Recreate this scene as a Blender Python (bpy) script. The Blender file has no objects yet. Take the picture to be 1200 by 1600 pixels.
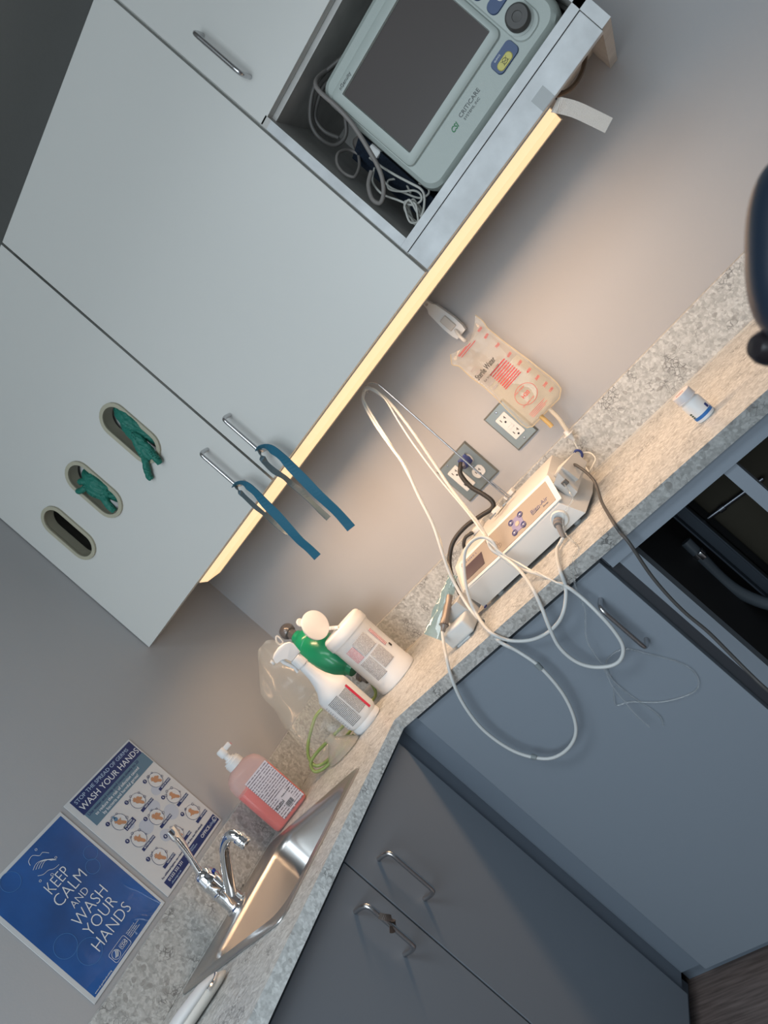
import bpy, bmesh, math, random
from mathutils import Vector, Matrix, noise
random.seed(7)
C = bpy.context.scene
COL = C.collection
PI = math.pi

# ------------------------------------------------------------------ camera, light, exposure
def rot_axes(yaw, pitch, roll):
    cy, sy = math.cos(yaw), math.sin(yaw)
    F = Vector((sy*math.cos(pitch), cy*math.cos(pitch), math.sin(pitch)))
    R0 = Vector((cy, -sy, 0)); U0 = R0.cross(F)
    R = math.cos(roll)*R0 + math.sin(roll)*U0
    U = -math.sin(roll)*R0 + math.cos(roll)*U0
    return F, R, U
F_, R_, U_ = rot_axes(-0.50618, -0.004745, -0.853885)
CAM = Vector((1.506, -1.66, 1.2025))
cd = bpy.data.cameras.new('camera'); cam = bpy.data.objects.new('camera', cd); COL.objects.link(cam)
M = Matrix((R_, U_, -F_)).transposed().to_4x4(); M.translation = CAM
cam.matrix_world = M
cd.sensor_fit = 'VERTICAL'; cd.sensor_height = 36.0; cd.lens = 1115.8*36.0/1600.0
cd.clip_start = 0.02
C.camera = cam
cd.dof.use_dof = True; cd.dof.focus_distance = 1.35; cd.dof.aperture_fstop = 6.0

wd = bpy.data.worlds.new('world'); C.world = wd; wd.use_nodes = True
wd.node_tree.nodes['Background'].inputs[0].default_value = (0.55, 0.62, 0.7, 1)
wd.node_tree.nodes['Background'].inputs[1].default_value = 0.4

def area(name, loc, rot, sx, sy, energy, color, spread=180):
    l = bpy.data.lights.new(name, 'AREA'); l.shape = 'RECTANGLE'; l.size = sx; l.size_y = sy
    l.energy = energy; l.color = color; l.spread = math.radians(spread)
    o = bpy.data.objects.new(name, l); COL.objects.link(o); o.location = loc; o.rotation_euler = rot
    return o
# daylight from the window side of the room behind the camera, and the recessed ceiling panel
area('window_daylight', (1.15, -3.3, 1.7), (math.radians(86), 0, math.radians(0)), 1.8, 1.3, 46, (0.80, 0.92, 1.0))
area('ceiling_panel', (1.2, -1.9, 2.41), (0, 0, 0), 1.2, 0.6, 14, (0.86, 0.94, 1.0), 150)
# the lamp tube of the under-cabinet light
area('lamp_tube', (0.900, -0.268, 1.4080), (0, 0, 0), 1.24, 0.044, 6.6, (1.0, 0.63, 0.365), 160)

vs = C.view_settings
C.display_settings.display_device = 'sRGB'
vs.view_transform = 'Standard'; vs.look = 'None'; vs.gamma = 1.0; vs.use_curve_mapping = False
vs.exposure = 0.0

# ------------------------------------------------------------------ materials
MATS = {}
def mat(name, col=(.5,.5,.5), rough=.5, metal=0, spec=.5, trans=0, alpha=1, emit=None, estr=0, ior=1.45,
        bump=0, bscale=60, var=0, vscale=8, coat=0, sss=0):
    if name in MATS: return MATS[name]
    m = bpy.data.materials.new(name); m.use_nodes = True; MATS[name] = m
    nt = m.node_tree; b = nt.nodes['Principled BSDF']
    b.inputs['Base Color'].default_value = (*col, 1); b.inputs['Roughness'].default_value = rough
    b.inputs['Metallic'].default_value = metal; b.inputs['Specular IOR Level'].default_value = spec
    b.inputs['Transmission Weight'].default_value = trans; b.inputs['Alpha'].default_value = alpha
    b.inputs['IOR'].default_value = ior; b.inputs['Coat Weight'].default_value = coat
    if sss:
        b.inputs['Subsurface Weight'].default_value = sss; b.inputs['Subsurface Radius'].default_value = (.01,.01,.01)
    if emit: b.inputs['Emission Color'].default_value = (*emit, 1); b.inputs['Emission Strength'].default_value = estr
    if bump or var:
        tc = nt.nodes.new('ShaderNodeTexCoord')
    if bump:
        n = nt.nodes.new('ShaderNodeTexNoise'); n.inputs['Scale'].default_value = bscale; n.inputs['Detail'].default_value = 4
        bp = nt.nodes.new('ShaderNodeBump'); bp.inputs['Strength'].default_value = bump; bp.inputs['Distance'].default_value = .002
        nt.links.new(tc.outputs['Object'], n.inputs['Vector']); nt.links.new(n.outputs[0], bp.inputs['Height'])
        nt.links.new(bp.outputs[0], b.inputs['Normal'])
    if var:
        n2 = nt.nodes.new('ShaderNodeTexNoise'); n2.inputs['Scale'].default_value = vscale; n2.inputs['Detail'].default_value = 5
        r = nt.nodes.new('ShaderNodeValToRGB')
        r.color_ramp.elements[0].position = .3; r.color_ramp.elements[1].position = .7
        r.color_ramp.elements[0].color = (*[c*(1-var) for c in col], 1)
        r.color_ramp.elements[1].color = (*[min(1, c*(1+var)) for c in col], 1)
        nt.links.new(tc.outputs['Object'], n2.inputs['Vector']); nt.links.new(n2.outputs[0], r.inputs[0])
        nt.links.new(r.outputs[0], b.inputs['Base Color'])
    return m

def stone_mat():
    m = mat('stone_laminate', (.5,.5,.48), .38)
    nt = m.node_tree; b = nt.nodes['Principled BSDF']; N = nt.nodes.new; L = nt.links.new
    tc = N('ShaderNodeTexCoord')
    nz = N('ShaderNodeTexNoise'); nz.inputs['Scale'].default_value = 45; nz.inputs['Detail'].default_value = 3
    mp = N('ShaderNodeMixRGB'); mp.inputs[0].default_value = .02
    L(tc.outputs['Object'], nz.inputs['Vector']); L(tc.outputs['Object'], mp.inputs[1]); L(nz.outputs['Color'], mp.inputs[2])
    v1 = N('ShaderNodeTexVoronoi'); v1.inputs['Scale'].default_value = 170; L(mp.outputs[0], v1.inputs['Vector'])
    r1 = N('ShaderNodeValToRGB')
    for e, p, c in ((r1.color_ramp.elements[0], 0, .39), (r1.color_ramp.elements[1], 1, .59)):
        e.position = p; e.color = (c*.98, c, c*.985, 1)
    sx = N('ShaderNodeSeparateColor'); L(v1.outputs['Color'], sx.inputs[0]); L(sx.outputs[0], r1.inputs[0])
    # bigger grey pebbles
    v2 = N('ShaderNodeTexVoronoi'); v2.inputs['Scale'].default_value = 62; L(mp.outputs[0], v2.inputs['Vector'])
    s2 = N('ShaderNodeSeparateColor'); L(v2.outputs['Color'], s2.inputs[0])
    g = N('ShaderNodeMath'); g.operation = 'GREATER_THAN'; g.inputs[1].default_value = .84; L(s2.outputs[0], g.inputs[0])
    d = N('ShaderNodeMath'); d.operation = 'LESS_THAN'; d.inputs[1].default_value = .36; L(v2.outputs['Distance'], d.inputs[0])
    mu = N('ShaderNodeMath'); mu.operation = 'MULTIPLY'; L(g.outputs[0], mu.inputs[0]); L(d.outputs[0], mu.inputs[1])
    mx = N('ShaderNodeMixRGB'); mx.inputs[2].default_value = (.36,.36,.35,1); L(mu.outputs[0], mx.inputs[0]); L(r1.outputs[0], mx.inputs[1])
    # dark broken veins
    v3 = N('ShaderNodeTexVoronoi'); v3.feature = 'DISTANCE_TO_EDGE'; v3.inputs['Scale'].default_value = 105; L(mp.outputs[0], v3.inputs['Vector'])
    l3 = N('ShaderNodeMath'); l3.operation = 'LESS_THAN'; l3.inputs[1].default_value = .07; L(v3.outputs['Distance'], l3.inputs[0])
    n3 = N('ShaderNodeTexNoise'); n3.inputs['Scale'].default_value = 22; n3.inputs['Detail'].default_value = 6; L(tc.outputs['Object'], n3.inputs['Vector'])
    g3 = N('ShaderNodeValToRGB'); g3.color_ramp.elements[0].position = .53; g3.color_ramp.elements[1].position = .66; L(n3.outputs[0], g3.inputs[0])
    m3 = N('ShaderNodeMath'); m3.operation = 'MULTIPLY'; L(l3.outputs[0], m3.inputs[0]); L(g3.outputs[0], m3.inputs[1])
    m4 = N('ShaderNodeMath'); m4.operation = 'MULTIPLY'; m4.inputs[1].default_value = .75; L(m3.outputs[0], m4.inputs[0])
    mx2 = N('ShaderNodeMixRGB'); mx2.inputs[2].default_value = (.13,.13,.13,1); L(m4.outputs[0], mx2.inputs[0]); L(mx.outputs[0], mx2.inputs[1])
    # fine grain
    n5 = N('ShaderNodeTexNoise'); n5.inputs['Scale'].default_value = 180; n5.inputs['Detail'].default_value = 3; L(tc.outputs['Object'], n5.inputs['Vector'])
    r5 = N('ShaderNodeValToRGB'); r5.color_ramp.elements[0].position = .3; r5.color_ramp.elements[1].position = .7
    r5.color_ramp.elements[0].color = (.82,.82,.82,1); r5.color_ramp.elements[1].color = (1.08,1.08,1.08,1); L(n5.outputs[0], r5.inputs[0])
    mm = N('ShaderNodeMixRGB'); mm.blend_type = 'MULTIPLY'; mm.inputs[0].default_value = 1; L(mx2.outputs[0], mm.inputs[1]); L(r5.outputs[0], mm.inputs[2])
    L(mm.outputs[0], b.inputs['Base Color'])
    return m

def floor_mat():
    m = mat('brown_vinyl', (.09,.07,.065), .45)
    nt = m.node_tree; b = nt.nodes['Principled BSDF']; N = nt.nodes.new; L = nt.links.new
    tc = N('ShaderNodeTexCoord'); mp = N('ShaderNodeMapping'); mp.inputs['Scale'].default_value = (4, 60, 1)
    nz = N('ShaderNodeTexNoise'); nz.inputs['Scale'].default_value = 3; nz.inputs['Detail'].default_value = 8
    L(tc.outputs['Object'], mp.inputs[0]); L(mp.outputs[0], nz.inputs['Vector'])
    r = N('ShaderNodeValToRGB'); r.color_ramp.elements[0].position = .3; r.color_ramp.elements[1].position = .75
    r.color_ramp.elements[0].color = (.085,.066,.06,1); r.color_ramp.elements[1].color = (.19,.15,.14,1)
    L(nz.outputs[0], r.inputs[0]); L(r.outputs[0], b.inputs['Base Color'])
    return m

def print_mat(name, paper, ink, rows, words, dens=.42, thick=.55, clear=False):
    """rows of small illegible print on a label, by UV"""
    if name in MATS: return MATS[name]
    m = mat(name, paper, .45); nt = m.node_tree; b = nt.nodes['Principled BSDF']; N = nt.nodes.new; L = nt.links.new
    tc = N('ShaderNodeTexCoord'); s = N('ShaderNodeSeparateXYZ'); L(tc.outputs['UV'], s.inputs[0])
    vr = N('ShaderNodeMath'); vr.operation = 'MULTIPLY'; vr.inputs[1].default_value = rows; L(s.outputs[1], vr.inputs[0])
    fr = N('ShaderNodeMath'); fr.operation = 'FRACT'; L(vr.outputs[0], fr.inputs[0])
    fl = N('ShaderNodeMath'); fl.operation = 'FLOOR'; L(vr.outputs[0], fl.inputs[0])
    lt = N('ShaderNodeMath'); lt.operation = 'LESS_THAN'; lt.inputs[1].default_value = thick; L(fr.outputs[0], lt.inputs[0])
    ur = N('ShaderNodeMath'); ur.operation = 'MULTIPLY'; ur.inputs[1].default_value = words; L(s.outputs[0], ur.inputs[0])
    cb = N('ShaderNodeCombineXYZ'); L(ur.outputs[0], cb.inputs[0]); L(fl.outputs[0], cb.inputs[1])
    nz = N('ShaderNodeTexNoise'); nz.inputs['Scale'].default_value = 1.0; nz.inputs['Detail'].default_value = 2; L(cb.outputs[0], nz.inputs['Vector'])
    gt = N('ShaderNodeMath'); gt.operation = 'GREATER_THAN'; gt.inputs[1].default_value = dens; L(nz.outputs[0], gt.inputs[0])
    mu = N('ShaderNodeMath'); mu.operation = 'MULTIPLY'; L(lt.outputs[0], mu.inputs[0]); L(gt.outputs[0], mu.inputs[1])
    mx = N('ShaderNodeMixRGB'); mx.inputs[1].default_value = (*paper,1); mx.inputs[2].default_value = (*ink,1)
    L(mu.outputs[0], mx.inputs[0]); L(mx.outputs[0], b.inputs['Base Color'])
    if clear: L(mu.outputs[0], b.inputs['Alpha'])
    return m

wall_m = mat('wall_paint', (.395,.395,.405), .6, bump=.08, bscale=220)
ceil_m = mat('ceiling_paint', (.30,.30,.285), .8, bump=.1, bscale=150)
white_lam = mat('white_laminate', (.60,.60,.575), .33, bump=.02, bscale=300)
niche_lam = mat('niche_laminate', (.46,.45,.43), .5, var=.1, vscale=25)
edge_lam = mat('laminate_edge', (.36,.33,.30), .5)
worn_lam = mat('worn_white_laminate', (.54,.56,.57), .38, var=.13, vscale=22)
slate = mat('slate_laminate', (.205,.24,.283), .42, bump=.02, bscale=300)
slate_d = mat('slate_frame', (.16,.195,.24), .5)
stone = stone_mat()
steel = mat('brushed_steel', (.55,.55,.56), .27, 1)
sinksteel = mat('sink_steel', (.50,.49,.48), .30, 1, bump=.04, bscale=400)
platesteel = mat('plate_steel', (.33,.345,.325), .42, 1)
chrome = mat('chrome', (.82,.82,.83), .06, 1)
darksteel = mat('dark_steel', (.12,.13,.15), .35, 1)
white_p = mat('white_plastic', (.66,.66,.65), .35)
white_soft = mat('white_soft_plastic', (.68,.69,.70), .4, sss=.1)
cream_p = mat('cream_plastic', (.62,.60,.56), .4)
ring_p = mat('beige_plastic', (.40,.38,.29), .5)
black_m = mat('black_matte', (.01,.01,.012), .6)
rubber = mat('black_rubber', (.025,.023,.022), .45)
greycable = mat('grey_cable', (.065,.063,.062), .5)
monitorcable = mat('monitor_cable', (.20,.185,.175), .5)
cord_w = mat('white_cord', (.54,.56,.56), .4)
clear_t = mat('clear_tubing', (.85,.88,.88), .08, trans=.9, alpha=.55, ior=1.35)
lens_m = mat('lamp_lens', (.7,.6,.5), .6, emit=(1.0,.66,.33), estr=.92)
tape_blue = mat('blue_tourniquet', (.018,.125,.20), .42)
glove_m = mat('green_nitrile', (.012,.155,.115), .55, bump=.7, bscale=120)
blue_plug = mat('blue_plastic', (.03,.05,.20), .35)

# ------------------------------------------------------------------ mesh helpers
class MB:
    def __init__(s): s.bm = bmesh.new(); s.uv = s.bm.loops.layers.uv.new('UVMap')
    def box(s, x0, x1, y0, y1, z0, z1, bev=0, seg=2):
        t = bmesh.new()
        vs_ = [t.verts.new((x, y, z)) for x in (x0, x1) for y in (y0, y1) for z in (z0, z1)]
        for f in ((0,1,3,2),(4,6,7,5),(0,4,5,1),(2,3,7,6),(0,2,6,4),(1,5,7,3)): t.faces.new([vs_[i] for i in f])
        if bev: bmesh.ops.bevel(t, geom=list(t.edges), offset=bev, segments=seg, affect='EDGES', profile=.5)
        return s._merge(t)
    def _merge(s, t, m=None):
        bmesh.ops.recalc_face_normals(t, faces=t.faces)
        if m is not None: t.transform(m)
        mp = {}
        for v in t.verts: mp[v] = s.bm.verts.new(v.co)
        for f in t.faces:
            try: nf = s.bm.faces.new([mp[v] for v in f.verts])
            except ValueError: pass
        t.free(); return s
    def hull(s, lo, hi):
        """prism between two equal-length loops of points"""
        t = bmesh.new(); a = [t.verts.new(p) for p in lo]; b = [t.verts.new(p) for p in hi]; n = len(a)
        for i in range(n): t.faces.new((a[i], a[(i+1)%n], b[(i+1)%n], b[i]))
        t.faces.new(a); t.faces.new(b[::-1]); return s._merge(t)
    def loft(s, loops, cap=True, closed=False, bev=0):
        t = bmesh.new(); R = [[t.verts.new(p) for p in l] for l in loops]; n = len(loops[0])
        for k in range(len(R)-1 + (1 if closed else 0)):
            a, b = R[k], R[(k+1) % len(R)]
            for i in range(n): t.faces.new((a[i], a[(i+1)%n], b[(i+1)%n], b[i]))
        if cap and not closed: t.faces.new(R[0]); t.faces.new(R[-1][::-1])
        return s._merge(t)
    def lathe(s, prof, c=(0,0,0), axis=(0,0,1), n=32, sx=1, sy=1, up=None):
        ax = Vector(axis).normalized()
        ref = Vector(up) if up else (Vector((1,0,0)) if abs(ax.x) < .9 else Vector((0,1,0)))
        u = (ref - ax*ref.dot(ax)).normalized(); v = ax.cross(u); c = Vector(c)
        return s.loft([[c + ax*h + u*(r*sx*math.cos(2*PI*i/n)) + v*(r*sy*math.sin(2*PI*i/n)) for i in range(n)] for r, h in [(max(r_, 1e-5), h_) for r_, h_ in prof]])
    def cyl(s, p0, p1, r, r1=None, n=20):
        p0, p1 = Vector(p0), Vector(p1); d = p1-p0
        return s.lathe([(r, 0), (r if r1 is None else r1, d.length)], p0, d, n)
    def tube(s, pts, r, n=8, smooth=4, closed=False, rad=None):
        P = [Vector(p) for p in pts]
        if smooth: P, rad = catmull(P, smooth, closed, rad)
        loops = []; T0 = (P[1]-P[0]).normalized()
        nrm = T0.orthogonal().normalized()
        for i, p in enumerate(P):
            a = P[(i-1) % len(P)] if (closed or i > 0) else p
            b = P[(i+1) % len(P)] if (closed or i < len(P)-1) else p
            T = (b-a).normalized() if (b-a).length > 1e-9 else T0
            nrm = (nrm - T*nrm.dot(T)).normalized(); bn = T.cross(nrm)
            rr = rad[i] if rad else r
            loops.append([p + nrm*(rr*math.cos(2*PI*k/n)) + bn*(rr*math.sin(2*PI*k/n)) for k in range(n)])
        return s.loft(loops, closed=closed)
    def grid(s, f, nu, nv, thick=None):
        G = [[s.bm.verts.new(f(i/nu, j/nv)) for j in range(nv+1)] for i in range(nu+1)]
        for i in range(nu):
            for j in range(nv):
                fc = s.bm.faces.new((G[i][j], G[i+1][j], G[i+1][j+1], G[i][j+1]))
                for l, (a, b) in zip(fc.loops, ((i,j),(i+1,j),(i+1,j+1),(i,j+1))): l[s.uv].uv = (a/nu, b/nv)
        return s
    def poly(s, pts):
        s.bm.faces.new([s.bm.verts.new(p) for p in pts]); return s
    def ribbon(s, pts, wdir, w, th=.0006, smooth=4):
        P = [Vector(p) for p in pts]; W = [Vector(d).normalized() for d in wdir] if isinstance(wdir, list) else [Vector(wdir).normalized()]*len(P)
        Wd, _ = catmull(W, smooth, False, None); P, _ = catmull(P, smooth, False, None)
        loops = []
        for i, p in enumerate(P):
            T = (P[min(i+1, len(P)-1)] - P[max(i-1, 0)]).normalized(); d = (Wd[i] - T*Wd[i].dot(T)).normalized(); nn = T.cross(d)
            loops.append([p+d*w/2+nn*th, p+d*w/2-nn*th, p-d*w/2-nn*th, p-d*w/2+nn*th])
        return s.loft(loops)
    def done(s, name, m, parent=None, origin=None, smooth=False, local=False, angle=40):
        me = bpy.data.meshes.new(name)
        if not local:
            if parent is not None: s.bm.transform(WM[parent.name].inverted())
            elif origin is not None: s.bm.transform(Matrix.Translation(-Vector(origin)))
        s.bm.to_mesh(me); s.bm.free()
        o = bpy.data.objects.new(name, me); COL.objects.link(o)
        me.materials.append(m)
        if parent is not None: o.parent = parent; WM[o.name] = WM[parent.name].copy()
        else:
            o.location = origin or (0,0,0); WM[o.name] = Matrix.Translation(Vector(origin or (0,0,0)))
        if smooth:
            for p in me.polygons: p.use_smooth = True
            me.set_sharp_from_angle(angle=math.radians(angle))
        return o
WM = {}
def catmull(P, k, closed=False, rad=None):
    out = []; ro = [] if rad else None; n = len(P)
    rng = range(n if closed else n-1)
    for i in rng:
        g = (lambda j: P[j % n]) if closed else (lambda j: P[min(max(j, 0), n-1)])
        a, b, c, d = g(i-1), g(i), g(i+1), g(i+2)
        for q in range(k):
            t = q/k
            out.append(.5*((2*b)+(c-a)*t+(2*a-5*b+4*c-d)*t*t+(3*b-a-3*c+d)*t**3))
            if rad: ro.append(rad[i]*(1-t)+rad[(i+1) % n]*t)
    if not closed:
        out.append(P[-1])
        if rad: ro.append(rad[-1])
    return out, ro
def tag(o, label, cat, group=None):
    o['label'] = label; o['category'] = cat
    if group: o['group'] = group
    return o
def thing(name, label, cat, loc=(0,0,0), rotz=0, group=None):
    o = bpy.data.objects.new(name, None); COL.objects.link(o); o.empty_display_size = .05
    o.location = loc; o.rotation_euler = (0,0,rotz)
    WM[o.name] = Matrix.Translation(Vector(loc)) @ Matrix.Rotation(rotz, 4, 'Z')
    return tag(o, label, cat, group)
def struct(name, b, m, origin=None):
    o = b.done(name, m, None, origin); o['kind'] = 'structure'; return o
def text(name, s, size, loc, right, up, m, parent, align='LEFT', ext=.0002, sx=1.0, bend=None, bold=0):
    cu = bpy.data.curves.new('t', 'FONT'); cu.body = s; cu.size = size; cu.extrude = ext; cu.align_x = align; cu.align_y = 'CENTER'
    cu.resolution_u = 3; cu.offset = bold
    o = bpy.data.objects.new('t', cu); COL.objects.link(o)
    bpy.context.view_layer.update()
    me = bpy.data.meshes.new_from_object(o.evaluated_get(bpy.context.evaluated_depsgraph_get()))
    bpy.data.objects.remove(o); bpy.data.curves.remove(cu)
    r = Vector(right).normalized(); u = Vector(up).normalized(); n = r.cross(u)
    for v in me.vertices:
        c = v.co
        if bend: v.co = bend(c.x*sx, c.y, c.z)
        else: v.co = Vector(loc) + r*c.x*sx + u*c.y + n*c.z
    me.transform(WM[parent.name].inverted())
    me.name = name; me.materials.clear(); me.materials.append(m)
    ob = bpy.data.objects.new(name, me); COL.objects.link(ob); ob.parent = parent; WM[ob.name] = WM[parent.name].copy()
    return ob
def plate_holes(name, outer, holes, depth, M4, m, parent, bevel=0):
    cu = bpy.data.curves.new('c', 'CURVE'); cu.dimensions = '2D'; cu.fill_mode = 'BOTH'; cu.extrude = depth/2; cu.bevel_depth = bevel
    for pl in [outer]+holes:
        sp = cu.splines.new('POLY'); sp.points.add(len(pl)-1); sp.use_cyclic_u = True
        for p, q in zip(sp.points, pl): p.co = (q[0], q[1], 0, 1)
    o = bpy.data.objects.new('c', cu); COL.objects.link(o); bpy.context.view_layer.update()
    me = bpy.data.meshes.new_from_object(o.evaluated_get(bpy.context.evaluated_depsgraph_get()))
    bpy.data.objects.remove(o); bpy.data.curves.remove(cu)
    me.transform(M4)
    if parent is not None: me.transform(WM[parent.name].inverted())
    me.materials.clear(); me.materials.append(m); me.name = name
    ob = bpy.data.objects.new(name, me); COL.objects.link(ob)
    if parent is not None: ob.parent = parent; WM[ob.name] = WM[parent.name].copy()
    else: WM[ob.name] = Matrix.Identity(4)
    return ob
def stadium(cx, cy, w, h, n=12):
    r = w/2; out = []
    for i in range(n+1): a = PI*i/n; out.append((cx+r*math.cos(a), cy+h/2-r+r*math.sin(a)))
    for i in range(n+1): a = PI+PI*i/n; out.append((cx+r*math.cos(a), cy-h/2+r+r*math.sin(a)))
    return out
def rrect(x0, x1, y0, y1, r, n=6):
    out = []
    for cx, cy, a0 in ((x1-r, y1-r, 0), (x0+r, y1-r, 90), (x0+r, y0+r, 180), (x1-r, y0+r, 270)):
        for i in range(n+1):
            a = math.radians(a0+90*i/n); out.append((cx+r*math.cos(a), cy+r*math.sin(a)))
    return out
XZ = Matrix(((1,0,0,0),(0,0,-1,0),(0,1,0,0),(0,0,0,1)))   # plan (x,y) -> world (x,z), facing -y
def at(M_, v): return Matrix.Translation(Vector(v)) @ M_
def bow_handle(parent, a, b, out, r=.0045):
    """bow handle from post a to post b standing off by vector out"""
    a, b, out = Vector(a), Vector(b), Vector(out); d = (b-a).normalized(); k = .012
    pts = [a, a+out*.6, a+out*.92+d*k*.3, a+out+d*k, a+out*1.0+d*k*2, b+out-d*k*2, b+out-d*k, b+out*.92-d*k*.3, b+out*.6, b]
    return MB().tube(pts, r, 12, 3).done('handle', steel, parent, smooth=True)

# ------------------------------------------------------------------ room shell
struct('floor', MB().box(0, 3.4, -3.5, 0, -.05, 0), floor_mat())
struct('ceiling', MB().box(0, 3.4, -3.5, 0, 2.43, 2.48), ceil_m)
struct('wall_back', MB().box(-.1, 3.5, 0, .1, 0, 2.43), wall_m)
struct('wall_left', MB().box(-.1, 0, -3.5, 0, 0, 2.43), wall_m)
struct('wall_right', MB().box(3.4, 3.5, -3.6, 0, 0, 2.43), wall_m)
struct('wall_front', MB().box(-.1, 3.4, -3.6, -3.5, 0, 2.43), wall_m)

# ------------------------------------------------------------------ wall cabinet with two doors
ZB, ZT, YF = 1.426, 2.212, -.341
cab = thing('wall_cabinet', 'white double-door wall cabinet with three glove openings in its left door', 'cabinet', (0, 0, ZB))
b = MB(); t = .018
b.box(.001, t, -.322, -.001, 1.472, ZT).box(1.193, 1.211, -.322, -.001, 1.472, ZT)
b.box(t, 1.193, -.322, -.001, ZT-t, ZT).box(t, 1.193, -.322, -.001, 1.472, 1.490).box(t, 1.193, -.012, -.001, 1.49, ZT-t)
b.done('body', white_lam, cab)
MB().box(.003, 1.208, -.3225, -.3215+.003, ZB, 1.472).done('bottom_rail', edge_lam, cab)
holes = [(.494, 1.753), (.293, 1.762), (.127, 1.764)]
door = plate_holes('door', [(.003, ZB), (.6500, ZB), (.6500, ZT), (.003, ZT)], [stadium(x, z, .070, .160) for x, z in holes], .018, at(XZ, (0, -.332, 0)), white_lam, cab)
for i, (x, z) in enumerate(holes):
    rg = plate_holes('opening_trim', stadium(x, z, .082, .172), [stadium(x, z, .066, .156)], .006, at(XZ, (0, -.3432, 0)), ring_p, door, .0008)
    rg['label'] = 'beige rim around a glove opening'
    plate_holes('opening_sleeve', stadium(x, z, .0695, .1595), [stadium(x, z, .0655, .1555)], .03, at(XZ, (0, -.3265, 0)), ring_p, door)
bow_handle(door, (.6, YF, 1.583), (.6, YF, 1.474), (0, -.032, 0))
d2 = MB().box(.6560, 1.2065, -.341, -.323, ZB, ZT, .001).done('door', white_lam, cab)
bow_handle(d2, (.706, YF, 1.583), (.706, YF, 1.476), (0, -.032, 0))

# glove boxes behind two of the openings, and the gloves pulled out of them
for (x, z), lb in zip(holes[:2], ('white glove box behind the glove opening nearest the door seam', 'white glove box behind the middle glove opening')):
    g = thing('glove_box', lb, 'box', (x, -.27, z))
    dpt = .048
    ins = at(XZ, (0, -.2965, 0))
    plate_holes('carton', [(x-.062, z-.118), (x+.062, z-.118), (x+.062, z+.118), (x-.062, z+.118)], [stadium(x+.004, z+.002, .046, .13)], .003, ins, white_p, g)
    MB().box(x-.062, x-.060, -.295, -.2, z-.118, z+.118).box(x+.060, x+.062, -.295, -.2, z-.118, z+.118).box(x-.06, x+.06, -.295, -.2, z-.118, z-.116).box(x-.06, x+.06, -.295, -.2, z+.116, z+.118).box(x-.062, x+.062, -.2, -.198, z-.118, z+.118).done('carton_sides', white_p, g)

def crumple(name, label, blobs, fingers, origin, seed):
    bm = bmesh.new()
    def add(pts, rads, flat=.6, n=10):
        P, R = catmull([Vector(p) for p in pts], 5, False, rads)
        tb = MB(); tb.tube(P, 0, n, 0, False, R); tb.bm.transform(Matrix.Identity(4))
        mp = {v: bm.verts.new(v.co) for v in tb.bm.verts}
        for f in tb.bm.faces: bm.faces.new([mp[v] for v in f.verts])
        tb.bm.free()
    for pts, rads in blobs+fingers: add(pts, rads)
    me = bpy.data.meshes.new('g'); bm.to_mesh(me); bm.free()
    o = bpy.data.objects.new('g', me); COL.objects.link(o)
    rm = o.modifiers.new('r', 'REMESH'); rm.mode = 'VOXEL'; rm.voxel_size = .0013
    bpy.context.view_layer.update()
    m2 = bpy.data.meshes.new_from_object(o.evaluated_get(bpy.context.evaluated_depsgraph_get()))
    bpy.data.objects.remove(o)
    for v in m2.vertices:
        c = v.co
        q = Vector((c.x*55+seed, c.y*40, c.z*30))
        nz = noise.noise(q)
        q2 = Vector((c.x*150+seed, c.y*90, c.z*60)); rid = 1-abs(noise.noise(q2))*2.2
        v.co = c + v.normal*(nz*.0045 + rid*.0016)
    m2.transform(Matrix.Translation(-Vector(origin)))
    for p in m2.polygons: p.use_smooth = True
    m2.materials.clear(); m2.materials.append(glove_m); m2.name = name
    ob = bpy.data.objects.new(name, m2); COL.objects.link(ob); ob.location = origin
    return tag(ob, label, 'glove')
crumple('glove', 'green nitrile glove with two long fingers hanging out of the opening nearest the seam',
  [([(.512,-.325,1.812),(.516,-.337,1.79),(.515,-.342,1.765),(.516,-.335,1.735),(.514,-.328,1.71),(.512,-.322,1.695)], [.011,.017,.018,.015,.013,.009]),
   ([(.507,-.335,1.79),(.502,-.342,1.765),(.503,-.348,1.74),(.505,-.349,1.72)], [.008,.014,.014,.011])],
  [([(.506,-.345,1.768),(.5025,-.352,1.7405),(.492,-.358,1.7098),(.476,-.356,1.6895),(.458,-.354,1.6741),(.4446,-.352,1.6621),(.4405,-.351,1.6533)], [.009,.010,.0085,.0075,.0072,.0072,.005]),
   ([(.508,-.345,1.745),(.506,-.354,1.706),(.5014,-.356,1.6825),(.498,-.356,1.665),(.493,-.353,1.654)], [.008,.0085,.0085,.008,.006]),
   ([(.500,-.348,1.735),(.498,-.358,1.706),(.493,-.360,1.691),(.490,-.358,1.675)], [.008,.0075,.0075,.006])], (.50, -.345, 1.72), 3)
crumple('glove', 'bunched green nitrile glove stuffed in the middle glove opening',
  [([(.302,-.325,1.808),(.31,-.338,1.785),(.312,-.345,1.76),(.313,-.338,1.735),(.312,-.328,1.715),(.308,-.322,1.70)], [.010,.019,.020,.018,.014,.009]),
   ([(.296,-.338,1.79),(.295,-.345,1.765),(.302,-.347,1.735)], [.010,.015,.012])],
  [([(.296,-.343,1.782),(.284,-.352,1.780),(.270,-.354,1.787),(.2618,-.352,1.7916)], [.008,.0075,.0065,.005]),
   ([(.3018,-.346,1.739),(.300,-.353,1.717),(.2957,-.354,1.700),(.2916,-.351,1.6875)], [.010,.0095,.009,.007]),
   ([(.316,-.345,1.76),(.303,-.350,1.787),(.284,-.349,1.800)], [.009,.0085,.007])], (.30, -.345, 1.75), 11)

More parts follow.
